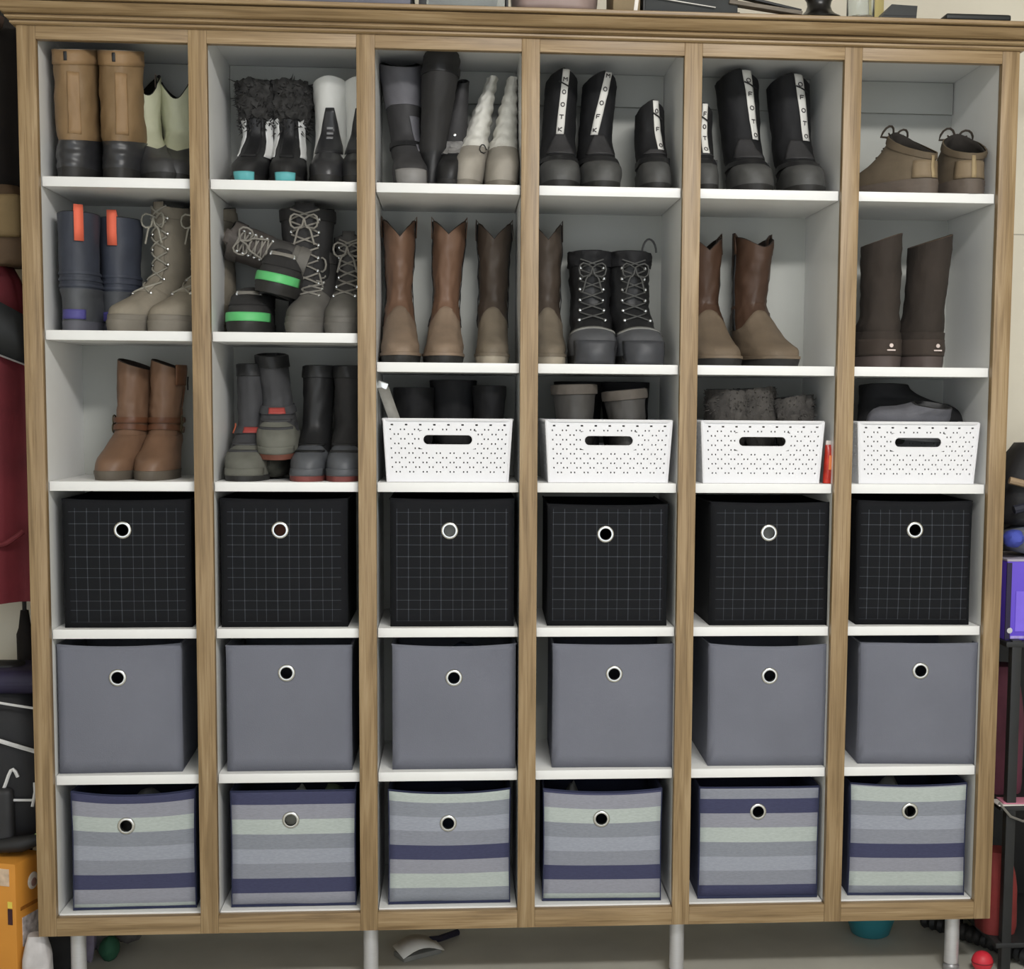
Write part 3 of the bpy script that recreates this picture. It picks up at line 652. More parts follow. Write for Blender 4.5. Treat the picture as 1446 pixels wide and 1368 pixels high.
for k, (px, ln, lb) in enumerate(((657, .062, 'taupe slouch boot with ruched cream shaft bending right, beside the bootie'), (708, .030, 'taupe slouch boot with ruched cream shaft, against the right upright'))):
    L = .25; x, y = place(px, 250, .03, L, 0, 'toe'); h = .262
    B = Boot('slouch_boot', lb, (x, y, ZA), (0, 0, .0), prof(L, .0385, .024, .011, h, .065, .15, .12, .06, 2.2), h, lean=(ln, -.03), group='taupe slouch boots', seed=44+k, wob=.002, lean_p=1.25, slouch=.0016)
    rim = lambda th: h
    B.sl = 0; B.part('sole', mat('taupe_sole', (120, 114, 104), .7), 0, .012, .001, 4, True); B.part('foot', TAUPE, .012, .095, 0, 14); B.sl = .0016
    B.part('ruched_shaft', RUCH, .095, rim, .001, 40, noise_amp=.002); B.lining(RUCH, rim, .03)
    if k == 0: MB().tube([B.at(.6+.25*math.cos(q*.7), .088+.012*math.sin(q*.7), .003) for q in range(9)], .0012, 5).build('tie_cord', DARKIN, B.t)

# --- black zip boots with white lettered tapes
TAPE = mat('white_woven_tape', (222, 220, 214), .7, .04, 30); INK = mat('faded_black_ink', (70, 66, 66), .8, .1)
TOEG = mat('dusty_grey_rubber', (74, 74, 73), .6, .22, 22, .2); ZBLK = mat('black_neoprene', (24, 24, 26), .75, .2, 20, .2)
def glyph(B, th, z, w_, kind, parent, off):
    """one small letter-like mark on the tape"""
    def pt(u, v): return B.at(th+u*w_, z+v, off)
    if kind == 'O': MB().tube([pt(.55*math.cos(2*PI*q/12), .0042*math.sin(2*PI*q/12)) for q in range(12)], .0011, 5, True).build('letter', INK, parent)
    else:
        strokes = {'M': [(-.6, -1, -.6, 1), (-.6, 1, 0, 0), (0, 0, .6, 1), (.6, 1, .6, -1)], 'K': [(-.5, -1, -.5, 1), (-.5, 0, .5, 1), (-.5, 0, .5, -1)],
                   'T': [(-.6, 1, .6, 1), (0, 1, 0, -1)], 'F': [(-.5, -1, -.5, 1), (-.5, 1, .5, 1), (-.5, 0, .3, 0)]}[kind]
        mb = MB()
        for a, b, c, d in strokes: mb.tube([pt(a, b*.0042), pt((a+c)/2, (b+d)*.0021), pt(c, d*.0042)], .0011, 5)
        mb.build('letter', INK, parent)
def zip_boot(label, px, Y, L, h, lean, wf, wa, wt, thc, zt0, seed, yaw=0, letters='MOOTK', tab=True, slant=0.0, group='black zip boots with lettered tapes'):
    x, y = place(px, 250, Y, L, yaw, 'toe')
    B = Boot('zip_boot', label, (x, y, ZA), (0, 0, yaw), prof(L, wf, wa, wt, h, .058, .14, .12, .13), h, lean=lean, group=group, seed=seed, wob=.0025)
    rim = lambda th: h-.012+.012*abs(math.cos(th))-.010*abs(math.sin(th))
    B.part('sole', SOLEB, 0, .015, .002, 4, True)
    vb = lambda th: .045+.03*max(0, math.cos(th))
    B.part('rubber_toe', TOEG, .015, vb, .002, 12); B.part('shaft', ZBLK, vb, rim, 0, 20); B.lining(DARKIN, rim)
    B.patch('instep_panel', DGREY, -.8, .8, .085, zt0, .0015, 8, 10, th0b=-.25, th1b=.25)
    hw = .20
    tp = B.patch('lettered_tape', TAPE, thc-hw-slant, thc+hw-slant, zt0, h-.002, .003, 4, 14, th0b=thc-hw+slant, th1b=thc+hw+slant, label='white tape with faded black letters')
    n = len(letters); top = h-.022 if tab else h-.008
    for k, c in enumerate(letters): glyph(B, thc-slant+2*slant*(.010+(top-.012-zt0)*k/(n-1))/(h-zt0), zt0+.010+(top-.012-zt0)*k/(n-1), hw*.85, c, tp, .0045)
    if tab: MB().tube([B.at(thc-.3+.6*q/6, h-.028-.012*q/6, .006) for q in range(7)], .0016, 6).build('zip_cord', DARKIN, B.t)
    B.band('ankle_strap', BLK, .07, .007, .003)
    MB().box(-.006, .006, -.004, .004, -.012, .012, .002, M=Matrix.Translation(B.at(1.6, .075, .006))).build('buckle', DARKIN, B.t)
    return B
zip_boot('black zip boot with lettered white tape, left of the tall pair', 794, .03, .26, .276, (.012, 0), .043, .037, .036, .05, .135, 51, letters='KTOOM', slant=.08)
zip_boot('black zip boot with slanting lettered white tape, right of the tall pair', 855, .03, .26, .272, (.016, 0), .044, .037, .038, -.02, .135, 52, letters='KFOOM', tab=False, slant=.26, yaw=.06)
zip_boot('short black zip boot with lettered tape, alone at the right of its cubby', 931, .04, .21, .204, (-.004, 0), .034, .033, .031, .25, .095, 53, letters='OFO', slant=-.1, group='short black zip boots')
zip_boot('short black zip boot with lettered tape, half hidden behind an upright', 1001, .05, .21, .202, (.0, 0), .031, .029, .028, .1, .09, 54, letters='OTOF', group='short black zip boots')
zip_boot('large black zip boot with long lettered tape, beside the short boot', 1071, .03, .27, .286, (-.024, .0), .046, .044, .049, .42, .135, 55, letters='OTOFO', slant=-.14, yaw=-.06, group='large black zip boots')
zip_boot('large black zip boot with long lettered tape, next to the right wall of its cubby', 1146, .03, .27, .28, (-.022, .0), .045, .044, .049, .42, .135, 56, letters='OTOFO', slant=-.14, yaw=-.06, group='large black zip boots')

# --- brown lace-up shoes seen from behind
BRS = mat('olive_brown_suede', (100, 88, 72), .8, .14, 20, .25, 160); BRS2 = mat('brown_grey_sole', (92, 82, 74), .7, .12, 25, .2)
for k, (px, yw, lb) in enumerate(((1311, PI+.45, 'brown suede lace-up shoe seen from behind, toe turned to the left'), (1372, PI-.02, 'brown suede lace-up shoe seen from behind, close to the right wall'))):
    L = .255; x, y = place(px, 268, .03, L, yw, 'heel'); h = .148
    if k: y -= .01
    B = Boot('lace_up_shoe', lb, (x, y, ZA), (0, 0, yw), prof(L, .050, .042, .036, h, .062, .128, .125, .12, 2.4), h, group='brown lace-up shoes', seed=61+k, cat='shoe', wob=.002)
    rim = lambda th: .117+.030*math.cos(th)-.006*abs(math.sin(th))
    B.part('sole', BRS2, 0, .032, .004, 8, True, ridge=(.011, .0006)); B.part('upper', BRS, .032, rim, 0, 16); B.lining(mat('dark_shoe_lining', (42, 38, 34), .9), rim, .04, .006)
    B.band('collar', mat('brown_collar', (92, 80, 64), .8, .1), .108, .007, .003, tilt=.028)
    B.patch('heel_counter', mat('heel_leather', (124, 108, 86), .7, .12), PI-.75, PI+.75, .034, .072, .002, 10, 5)
    B.patch('heel_seam', mat('tan_seam', (150, 132, 100), .7), PI-.07, PI+.07, .034, .082, .0038, 2, 6)
    LC = mat('dark_brown_lace', (56, 48, 40), .7)
    B.laces(LC, .095, .130, 3, .5, .002, .003, bow=False)
    c = B.at(0, .140, .004)
    for sg, hh in ((-1, .03), (1, .036)):
        MB().tube([c+Vector((sg*(.004+.019*(1-math.cos(q*PI/7))*.9), .012*math.sin(q*2*PI/14), .6*hh*math.sin(q*PI/7)-.004*q/7)) for q in range(8)]+[c+Vector((sg*.012, .004, -.004))], .0026, 6).build('lace_loop', LC, B.t)

# --- second row, first cubby: navy boots with orange tabs, taupe hiking boots
NAVB = mat('navy_rubber', (52, 56, 67), .55, .15, 18, .1); ORA = mat('coral_orange_webbing', (222, 104, 78), .7, .06); PUR = mat('violet_print', (74, 70, 132), .6)
for k, (px, yw, lb) in enumerate(((103, PI, 'navy pull-on boot with coral pull tab, beside the left wall'), (159, PI-.12, 'navy pull-on boot with coral pull tab, turned beside the hiking boot'))):
    L = (.25, .19)[k]; x, y = place(px, 460, (.032, .115)[k], L, yw, 'heel'); h = .25
    B = Boot('pull_on_boot', lb, (x, y, ZB), (0, 0, yw), prof(L, .043, .040, .0415+.004*k, h, .055, .135, .115, .13), h, group='navy pull-on boots', seed=71+k)
    rim = lambda th: h-.004
    B.part('sole', mat('grey_navy_sole', (84, 84, 92), .6, .1), 0, .02, .003, 5, True); B.part('foot', mat('navy_foot', (70, 72, 76), .6, .2, 16), .02, .088, .0015, 12); B.part('shaft', NAVB, .088, rim, 0, 16); B.lining(DARKIN, rim)
    B.patch('heel_label', PUR, PI-.55, PI+.55, .024, .044, .0038, 10, 4)
    for q in range(3): B.band('ankle_ridge', NAVB, .095+q*.013, .003, .002)
    th = PI+.35 if k == 0 else PI+.1
    B.loop('pull_tab', ORA, th, h-.002, .010, .062, .004)
HIK = mat('taupe_hiking_leather', (134, 126, 112), .75, .12, 20, .25, 140); HIKS = mat('hiking_sole', (116, 110, 100), .7, .12); HIKD = mat('dark_hiking_mesh', (66, 62, 56), .85, .2)
LACEG = mat('grey_lace', (128, 124, 116), .7, .1)
def hiker(label, px, py, Y, z, yaw, h, L, seed, upper, shaft, sole, lacem, group, wf=.043, rest=None, lean=(0, 0), eye=CHROME, toe_m=None, n_lace=6, cat='boot', bumper=None, rot=None, wa=.036, wt=.038, anchor='toe'):
    x, y = place(px, py, Y, L, yaw, anchor)
    B = Boot('hiking_boot', label, (x, y, z), rot or (0, 0, yaw), prof(L, wf, wa, wt, h, .06, .14, .125, .125, 2.3), h, lean=lean, group=group, seed=seed, wob=.002)
    rim = lambda th: h-.012-.010*math.cos(th)+.012*max(0, math.cos(th))**4
    vb = lambda th: .07+.03*max(0, math.cos(th))
    B.part('sole', sole, 0, .024, .004, 6, True, ridge=(.009, .0005)); B.part('foot', upper, .024, vb, .001, 12); B.part('shaft', shaft, vb, rim, 0, 18); B.lining(DARKIN, rim)
    B.patch('toe_cap', toe_m or sole, -1.25, 1.25, .02, .036, .0016, 16, 5)
    if bumper: B.patch('midsole_band', bumper, -1.1, 1.1, .024, .043, .0045, 16, 5)
    B.patch('tongue', shaft, -.35, .35, .09, h-.004, .0022, 8, 10)
    B.laces(lacem, .085, h-.04 if h > .13 else h-.012, n_lace, .5, .0022, .0045, eye, bow=h > .13)
    B.band('padded_collar', shaft, h-.028, .012, .003)
    return B
for k, (px, lb) in enumerate(((166, 'taupe laced hiking boot with toe turned left, standing before its twin'), (224, 'taupe laced hiking boot partly hidden by the upright, toe turned left'))):
    hiker(lb, px, 458, .035, ZB, -.46, .292, .28, 81+k, HIK, HIK, HIKS, mat('hiking_lace', (150, 146, 134), .7), 'taupe hiking boots', wf=.045)

# --- second row, second cubby: a pile of grey hiking boots
CH1 = mat('charcoal_hiking_leather', (66, 64, 62), .7, .2, 18, .25, 140); CH2 = mat('dark_charcoal_mesh', (44, 43, 43), .8, .2, 25, .2); CHS = mat('grey_hiking_sole', (98, 95, 90), .7, .15)
GREEN = mat('bright_green_rubber', (92, 184, 112), .5, .06)
hiker('charcoal hiking boot with green midsole, low at the left of the pile', 345, 462, .03, ZB, .0, .10, .24, 91, CH2, CH2, SOLEB, LACEG, None, wf=.046, bumper=GREEN, n_lace=2)
hiker('grey-toed hiking boot with loose laces, upright in the middle of the pile', 422, 462, .03, ZB, -.20, .20, .26, 92, CHS, CH1, CHS, LACEG, 'grey-toed hiking boots', wf=.043)
hiker('grey-toed hiking boot beside the right upright in the pile', 478, 462, .035, ZB, -.10, .235, .26, 93, CHS, CH1, CHS, LACEG, 'grey-toed hiking boots', wf=.042)
hiker('charcoal hiking boot with green midsole, tilted on top of the lower green-soled boot', 384, 430, .035, ZB+.083, .0, .10, .21, 94, CH2, CH2, SOLEB, LACEG, None, wf=.045, bumper=GREEN, rot=(.0, .2, .0), n_lace=2)
hiker('charcoal hiking boot lying across the pile with its laces trailing', 428, 430, .10, ZB+.150, .0, .19, .17, 96, CH1, mat('brown_grey_leather', (78, 72, 68), .65, .15, 18, .2), CHS, LACEG, None, wf=.038, wa=.040, wt=.042, rot=(.0, -1.22, .1))
hiker('tall black hiking boot with shiny lace rings, at the back of the pile', 436, 440, .2, ZB, 0, .29, .11, 95, CH2, CH2, SOLEB, LACEG, None, wf=.045, wa=.05, wt=.06, anchor='centre', n_lace=7)
# --- cowboy boots
COW = mat('russet_leather', (108, 82, 65), .5, .2, 9, .15, 90, stretch=(1, 1, .5)); COWF = mat('worn_tan_foot', (128, 110, 93), .6, .18, 14, .2)
DCOW = mat('dark_umber_leather', (70, 60, 52), .55, .2, 10, .15); DCOWF = mat('dusty_umber_foot', (112, 102, 88), .65, .2, 14, .2)
BCOW = mat('chocolate_leather', (72, 52, 40), .5, .22, 9, .15); BCOWF = mat('dusty_brown_foot', (110, 96, 80), .65, .18, 14, .2)
def cowboy(label, px, Y, yaw, h, L, seed, shaft, foot, group, dip, wf=.041, lean=(0, 0), n=2.2, welt=None, wt=.035, wa=.029, vcut=1.0, sole_m=None, z=ZB2, anchor='toe', xadd=0.0):
    x, y = place(px, 508, Y, L, yaw, anchor)
    B = Boot('cowboy_boot', label, (x+xadd, y, z), (0, 0, yaw), prof(L, wf, wa, wt, h, .046, .15, .115, .14, n), h, lean=lean, group=group, seed=seed, wob=.0035, crease=.0016, crease_z=.135)
    rim = lambda th: h-dip*(1-abs(math.sin(th))**vcut)
    vb = lambda th: .085+.045*max(0, math.cos(th))**2+.025*max(0, -math.cos(th))**3
    B.part('sole', sole_m or SOLEB, 0, .016, .003, 4, True); B.part('welt', welt or foot, .016, .022, .0045, 3); B.part('foot', foot, .022, vb, .001, 14); B.part('shaft', shaft, vb, rim, 0, 24); B.lining(mat('brown_boot_lining', (48, 38, 32), .8), rim, .12)  # lining in its own dark brown
    for sg in (-1, 1):
        B.patch('side_piping', DARKIN, sg*1.50, sg*1.64, vb, rim, .0015, 2, 14); B.loop('pull_strap', shaft, sg*1.57, h-.002, .009, .035, .003)
    return B
cowboy('russet cowboy boot with worn tan foot, nearest the left upright', 566, .03, .06, .322, .275, 101, COW, COWF, 'russet cowboy boots', .042, lean=(.0, 0))
cowboy('russet cowboy boot with worn tan foot, between its twin and the dark umber boot', 626, .03, .0, .322, .275, 102, COW, COWF, 'russet cowboy boots', .035, lean=(.012, 0), wt=.037)
PALES = mat('pale_worn_toe', (158, 148, 132), .7, .15)
cowboy('dark umber cowboy boot with dusty pale toe, beside the russet pair', 695, .03, -.03, .318, .275, 103, DCOW, DCOWF, 'dark umber cowboy boots', .04, wf=.035, lean=(.004, 0), sole_m=PALES, wt=.037, wa=.032)
cowboy('dark umber cowboy boot with dusty toe, in the cubby of the black lace-up boots', 780, .03, .0, .318, .275, 104, DCOW, DCOWF, 'dark umber cowboy boots', .04, wf=.035, lean=(-.002, 0), sole_m=PALES, wt=.035, wa=.031)
cowboy('chocolate square-toe cowboy boot, partly behind the left upright', 1024, .03, .06, .296, .28, 105, BCOW, BCOWF, 'chocolate square-toe cowboy boots', .035, wf=.049, n=2.7, lean=(-.006, 0), wt=.041, wa=.036, xadd=0)
cowboy('chocolate square-toe cowboy boot with toe turned right', 1108, .03, .20, .296, .28, 106, BCOW, BCOWF, 'chocolate square-toe cowboy boots', .026, wf=.050, n=2.8, lean=(.005, 0), wt=.042, wa=.036, vcut=1.6)

# --- black lace-up winter boots with rubber toes
for k, (px, lb) in enumerate(((841, 'black lace-up winter boot with grey rubber toe, beside the umber cowboy boot'), (913, 'black lace-up winter boot with grey rubber toe and a lace loop above its top'))):
    L = .27; x, y = place(px, 508, .03, L, (-.03, .08)[k], 'toe'); h = .268
    B = Boot('winter_boot', lb, (x, y, ZB2), (0, 0, (-.03, .08)[k]), prof(L, .050, .045, .048, h, .068, .14, .13, .14, 2.4), h, lean=((.0, 0), (-.006, 0))[k], group='black lace-up winter boots', seed=111+k, wob=.004)
    rim = lambda th: h-.012
    RT = mat('grey_rubber_toe', (82, 83, 86), .5, .15, 22, .1)
    vb = lambda th: .056+.028*max(0, math.cos(th))
    B.part('sole', SOLEB, 0, .02, .003, 5, True); B.part('rubber_shell', RT, .02, vb, .003, 12); B.part('shaft', BLK, vb, rim, 0, 20, noise_amp=.003); B.part('padded_collar', ZBLK, h-.045, rim, .004, 8, noise_amp=.004); B.lining(DARKIN, rim)
    B.patch('toe_bumper', mat('dark_rubber_toe', (62, 63, 67), .5, .12), -.8, .8, .0, .052, .0055, 12, 6); B.patch('shell_edge', mat('pale_edge', (128, 128, 124), .6), -1.1, 1.1, lambda th: vb(th)-.004, lambda th: vb(th)+.001, .0045, 14, 2)
    B.laces(mat('dark_grey_lace', (76, 76, 74), .7), .10, h-.05, 6, .5, .0018, .006, CHROME)
    if k: MB().tube([B.at(.9, h-.012, .0)+Vector((.016*math.cos(PI*q/10)+.004, 0, .03*math.sin(PI*q/10))) for q in range(11)], .0022, 6).build('lace_loop', DARKIN, B.t)

# --- dark brown sheepskin-style boots, backs to the viewer
UGG = mat('dark_brown_suede', (50, 43, 38), .9, .16, 16, .3, 220); UGS = mat('brown_foam_sole', (78, 68, 65), .7, .1)
for k, (px, ln, yw, lb) in enumerate(((1252, 0.0, PI-.05, 'dark brown suede boot seen from behind, beside the left upright'), (1315, .018, PI+.06, 'dark brown suede boot seen from behind, leaning slightly right'))):
    L = .26; x, y = place(px, 515, .03, L, yw, 'heel'); h = .292
    B = Boot('suede_boot', lb, (x, y, ZB2), (0, 0, yw), prof(L, .054, .0415, .0430, h, .06, .12, .13, .14, 2.4, heel_in=.006), h, lean=(-ln, 0), group='dark brown suede boots', seed=121+k, wob=.003, crease=.0012, crease_z=.10)
    rim = lambda th: h-.012+.014*math.sin(th)*(-1 if k == 0 else -1)
    B.part('sole', UGS, 0, .024, .003, 5, True); B.part('foot', UGG, .024, .078, .003, 8); B.part('shaft', UGG, .078, rim, 0, 20); B.lining(mat('brown_wool', (70, 58, 48), .95, .2, 80), rim)
    B.patch('heel_guard', mat('heel_suede', (60, 51, 45), .85, .1), PI-1.2, PI+1.2, .026, .062, .0036, 14, 6)
    g = B.at(PI+.12, .047, .0075)
    MB().lathe([(0, .0014), (.004, .0012), (.0046, 0)], 14, 'y', g).build('heel_badge', mat('pale_badge', (206, 190, 184), .5), B.t)
    MB().box(-.009, .009, -.001, .001, -.0015, .0015, M=Matrix.Translation(B.at(PI+.12, .037, .0075))).build('heel_badge', mat('pale_badge', (206, 190, 184), .5), B.t, False)

# --- third row: brown buckle boots
COG = mat('cognac_leather', (112, 85, 66), .5, .16, 10, .12, 90); COGS = mat('grey_brown_sole', (88, 80, 70), .65, .1); BUCK = mat('antique_brass', (112, 104, 84), .35, .1, metal=.8)
for k, (px, yw, lb) in enumerate(((150, -.13, 'cognac leather buckle boot with toe turned left'), (208, -.02, 'cognac leather buckle boot with side zip and top flap, on the right of its pair'))):
    L = .22; x, y = place(px, 670, .05, L, yw, 'toe'); h = .256
    B = Boot('buckle_boot', lb, (x, y, ZC), (0, 0, yw), prof(L, .042, .0335, .036, h, .05, .115, .11, .12, 2.2), h, lean=(.014, 0), group='cognac buckle boots', seed=131+k, wob=.003, crease=.0012, crease_z=.165)
    rim = lambda th: h-.006-.012*math.sin(th)
    B.part('sole', COGS, 0, .02, .003, 5, True); B.part('foot', COG, .02, .095, .001, 14); B.part('shaft', COG, .095, rim, 0, 18); B.lining(mat('brown_boot_lining', (48, 38, 32), .8), rim)
    for zc, tl in ((.128, .0), (.108, .006)):
        st = B.band('ankle_strap', mat('cognac_strap', (92, 58, 38), .5, .1), zc, .006, .0045, tl)
        th = -1.35 if k == 0 else 1.35; c = B.at(th, zc+tl*math.cos(th), .006)
        MB().tube([c+Vector((0, .009*math.cos(2*PI*q/12), .010*math.sin(2*PI*q/12))) for q in range(12)], .0018, 6, True).build('buckle', BUCK, st)
    if k: 
        B.patch('top_flap', mat('cognac_flap', (104, 70, 48), .5, .1), .75, 1.8, .205, .25, .004, 8, 6); MB().tube([B.at(1.75, .225-.03*q/4, .008) for q in range(5)], .0018, 6).build('zip_pull', DARKIN, B.t)
    B.patch('side_zip', mat('cognac_flap', (104, 70, 48), .5, .1), 1.5, 1.66, .10, .24, .0018, 2, 10)

# --- third row, second cubby: children's snow boots
KG = mat('olive_grey_nylon', (98, 98, 90), .75, .14, 18, .2); KD = mat('graphite_nylon', (62, 62, 64), .75, .18, 18, .2); RED = mat('red_webbing', (158, 66, 60), .65, .1); KB = mat('slate_rubber', (78, 80, 84), .5, .16, 18)
def kid(label, px, Y, z, yaw, h, L, seed, foot, shaft, sole, accent, wf, lean, red_z=None, group=None, rot=None, red_loop=True):
    x, y = place(px, 668, Y, L, yaw, 'toe')
    B = Boot('child_snow_boot', label, (x, y, z), rot or (0, 0, yaw), prof(L, wf, .032, .034, h, .055, .12, .1, .11, 2.3), h, lean=lean, group=group, seed=seed, wob=.0025)
    rim = lambda th: h-.01
    vb = lambda th: .05+.03*max(0, math.cos(th))
    B.part('sole', sole, 0, .012, .003, 4, True); B.part('foot', foot, .012, vb, .001, 12); B.part('shaft', shaft, vb, rim, 0, 16); B.part('collar', BLK, h-.035, rim, .003, 5); B.lining(DARKIN, rim)
    if red_z:
        B.band('ankle_strap', KD, red_z, .008, .004); B.patch('strap_tab', RED, -.3, .5, red_z-.006, red_z+.006, .0065, 8, 3); 
        if red_loop: B.patch('side_tab', mat('orange_red_webbing', (176, 92, 64), .65), -1.5, -1.15, red_z-.008, red_z+.014, .006, 4, 4)
    B.patch('toe_guard', accent, -.9, .9, .012, .028, .003, 12, 4)
    for q in range(2): B.patch('vamp_seam', shaft, -.9, .9, .062+q*.014, .066+q*.014, .002, 10, 2)
    return B
kid('grey child snow boot with red strap, standing at the left', 341, .03, ZC, 0, .262, .22, 141, KG, KD, SOLEB, KG, .045, (.004, 0), .108, "grey children's snow boots with red straps")
kid('grey child snow boot with red trimmed sole, propped up on the others', 388, .055, ZC+.055, 0, .225, .2, 142, KG, KD, mat('red_brown_sole', (104, 62, 50), .6), KG, .044, (-.022, 0), .098, "grey children's snow boots with red straps", red_loop=False, rot=(.10, .0, 0))
kid('black child snow boot with slate toe and red sole edge, next to the propped boot', 430, .03, ZC, -.05, .26, .22, 143, KB, BLK, mat('red_sole_edge', (112, 58, 54), .6), KB, .040, (.012, 0), None, "black children's snow boots")
kid('black child snow boot with slate toe, beside the right upright', 481, .03, ZC, -.05, .26, .22, 144, KB, CH2, mat('red_sole_edge', (112, 58, 54), .6), KB, .039, (.0, 0), None, "black children's snow boots")
lump('wadded_sock', 'dark olive wad of cloth under the propped child boot', 'sock', (xat(386, 668, .15), .175, ZC+.030), (.036, .085, .029), mat('dark_olive_knit', (60, 60, 52), .9, .2, 60, .4, 300), .1)

# ------------------------------------------------------------------ what the baskets hold
ZK = ZC+.004
def simple_boot(name, label, x, y, z, rot, pr, h, mats, seed, cat='boot', rimz=None, lean=(0, 0), collar=None, group=None, wob=.003, sole_h=.016, fuzzy=0.0):
    B = Boot(name, label, (x, y, z), rot, pr, h, lean=lean, seed=seed, cat=cat, wob=wob, group=group); rim = rimz or (lambda th: h-.006)
    B.part('sole', mats[0], 0, sole_h, .002, 4, True); B.part('foot', mats[1], sole_h, .075, 0, 10, noise_amp=fuzzy); B.part('shaft', mats[2], .075, rim, 0, 14, noise_amp=fuzzy); B.lining(mats[3], rim, .05)
    if collar: B.part('padded_collar', collar[0], h-collar[1], rim, collar[2], 6)
    return B
x0 = BKX[0]
for dx, yy, hh, ww, lb in ((-.075, .16, .205, .046, 'black boot standing at the left in the first basket'), (.012, .19, .222, .054, 'tall black boot standing in the middle of the first basket'), (.092, .15, .21, .038, 'black boot standing at the right in the first basket')):
    simple_boot('ankle_boot', lb, x0+dx, yy, ZK, (0, 0, .05), prof(.19, min(ww, .042), ww-.004, ww, hh, .055, .13, .13, .15), hh, (SOLEB, BLK, ZBLK, DARKIN), 201+int(dx*100), group='black boots in the first basket')
st = thing('webbing_strap', 'grey webbing strap with metal end leaning out of the first basket', 'strap', (0, 0, 0))
p0, p1 = at(541, 547, .075), at(560, 600, .05); p2 = Vector((p1.x+.012, .075, ZK+.02)); dv = Vector((.011, .004, .003))
MB().loft([[p-dv, p+dv] for p in (p0, (p0+p1)/2+Vector((0, -.004, 0)), p1, p2)], False).build('webbing', mat('grey_webbing', (138, 136, 130), .75, .1, 60), st, solid=.004, off=0)
MB().box(-.012, .012, -.003, .003, -.009, .009, .003, M=Matrix.Translation(p0+Vector((-.002, 0, .004))) @ Matrix.Rotation(.35, 4, 'Y')).build('metal_end', CHROME, st)
x0 = BKX[1]; PADC = mat('taupe_grey_padding', (88, 82, 76), .75, .14, 20, .2)
for k, (px, dz, lb) in enumerate(((815, .022, 'dark high-top shoe with straight taupe collar in the second basket'), (895, .012, 'dark high-top shoe with slanting taupe collar in the second basket'))):
    B = simple_boot('high_top_shoe', lb, xat(px, 560, .09), .15, ZK, (0, (.03, .10)[k], PI), prof(.21, .044, .040, .047, .192+dz, .055, .125, .11, .12, 2.4), .192+dz, (SOLEB, CH1, mat('dark_taupe_leather', (68, 66, 64), .6, .15, 16), DARKIN), 211+k, collar=(PADC, .026, .004), group='high-top shoes in the second basket')
for k, dx in enumerate((-.05, .06)):
    simple_boot('ankle_boot', ('black boot standing behind the left high-top in the second basket', 'black boot standing behind the right high-top in the second basket')[k], x0+dx, .245, ZK, (0, 0, 0), prof(.08, .045, .05, .056, .222, .04, .09, .075, .078), .222, (SOLEB, BLK, ZBLK, DARKIN), 215+k, group='black boots at the back of the second basket')
x0 = BKX[2]; FUZ = mat('fuzzy_dark_grey', (72, 69, 66), .95, .25, 40, .6, 250)
for k, (px, hh, yw, lb) in enumerate(((1020, .205, PI+.3, 'fuzzy dark grey slipper boot at the left in the third basket'), (1078, .21, PI-.2, 'fuzzy dark grey slipper boot in the middle of the third basket'), (1140, .192, PI-.5, 'fuzzy dark grey slipper boot at the right in the third basket'))):
    B = simple_boot('slipper_boot', lb, xat(px, 570, .12), .155, ZK, (0, (-.05, .06, .12)[k], yw), prof(.17, .036, .042, .045, hh, .055, .12, .12, .13, 2.3), hh, (SOLEB, FUZ, FUZ, DARKIN), 221+k, group='fuzzy slippers in the third basket', fuzzy=.006, wob=.006)
    fur(B, FUZ, hh-.06, hh-.01, 150, .010, .0012)
x0 = BKX[3]
GSN = mat('slate_grey_knit', (92, 92, 98), .85, .12, 30, .3, 250)
# two hidden shoes carry the two that show
simple_boot('sneaker', 'charcoal sneaker underneath the others in the last basket', x0-.02, .17, ZK, (0, 0, PI/2), prof(.21, .046, .036, .036, .09, .05, .088, .09, .09), .09, (SOLEB, CH1, CH1, DARKIN), 231, 'shoe', group='sneakers in the last basket')
simple_boot('sneaker', 'slate grey knit sneaker lying at the front of the last basket, toe to the left', xat(1282, 580, .07)+.0, .085, ZK+.100, (-.1, .22, -PI/2), prof(.19, .036, .034, .032, .082, .055, .08, .09, .09), .082, (mat('grey_sole', (104, 104, 106), .6), GSN, GSN, DARKIN), 232, 'shoe', group='sneakers in the last basket')
B = simple_boot('sneaker', 'black sneaker with round badge behind the grey one in the last basket', xat(1288, 570, .18), .185, ZK+.095, (0, .10, PI/2), prof(.25, .042, .040, .040, .125, .07, .115, .12, .12), .125, (SOLEB, ZBLK, ZBLK, DARKIN), 233, 'shoe', group='sneakers in the last basket')
MB().lathe([(0, -.002), (.005, -.0015), (.006, .001)], 14, 'x', B.at(-1.0, .05, .001)).build('badge', mat('grey_badge', (120, 118, 116), .4, metal=.4), B.t)
# red packet beside the third basket
pk = thing('foil_packet', 'small red foil packet with white top beside the third basket', 'packet', (xat(1169, 655, .045), .045, ZC+.0005), (0, .04, .1))
rg = []
for i in range(9):
    v = i/8; ww = .0105; tt = .010*math.sin(PI*min(1, v*.8+.18))**.6+.0015
    rg.append([Vector((ww*spw(math.cos(2*PI*j/20), .8)+.001*noise.noise(Vector((j, i, 3))), tt*spw(math.sin(2*PI*j/20), .9), .085*v)) for j in range(20)])
MB().loft(rg, True, True, True).build('pouch', mat('red_foil', (186, 50, 36), .3, .3, 40, .2, 60), pk)
MB().box(-.0095, .0095, -.0025, .0025, .083, .094, .001).build('sealed_top', mat('packet_white', (214, 206, 200), .5), pk)
MB().box(-.004, .005, -.0125, -.0105, .03, .062, .001).build('print', mat('packet_orange', (226, 128, 76), .4), pk)

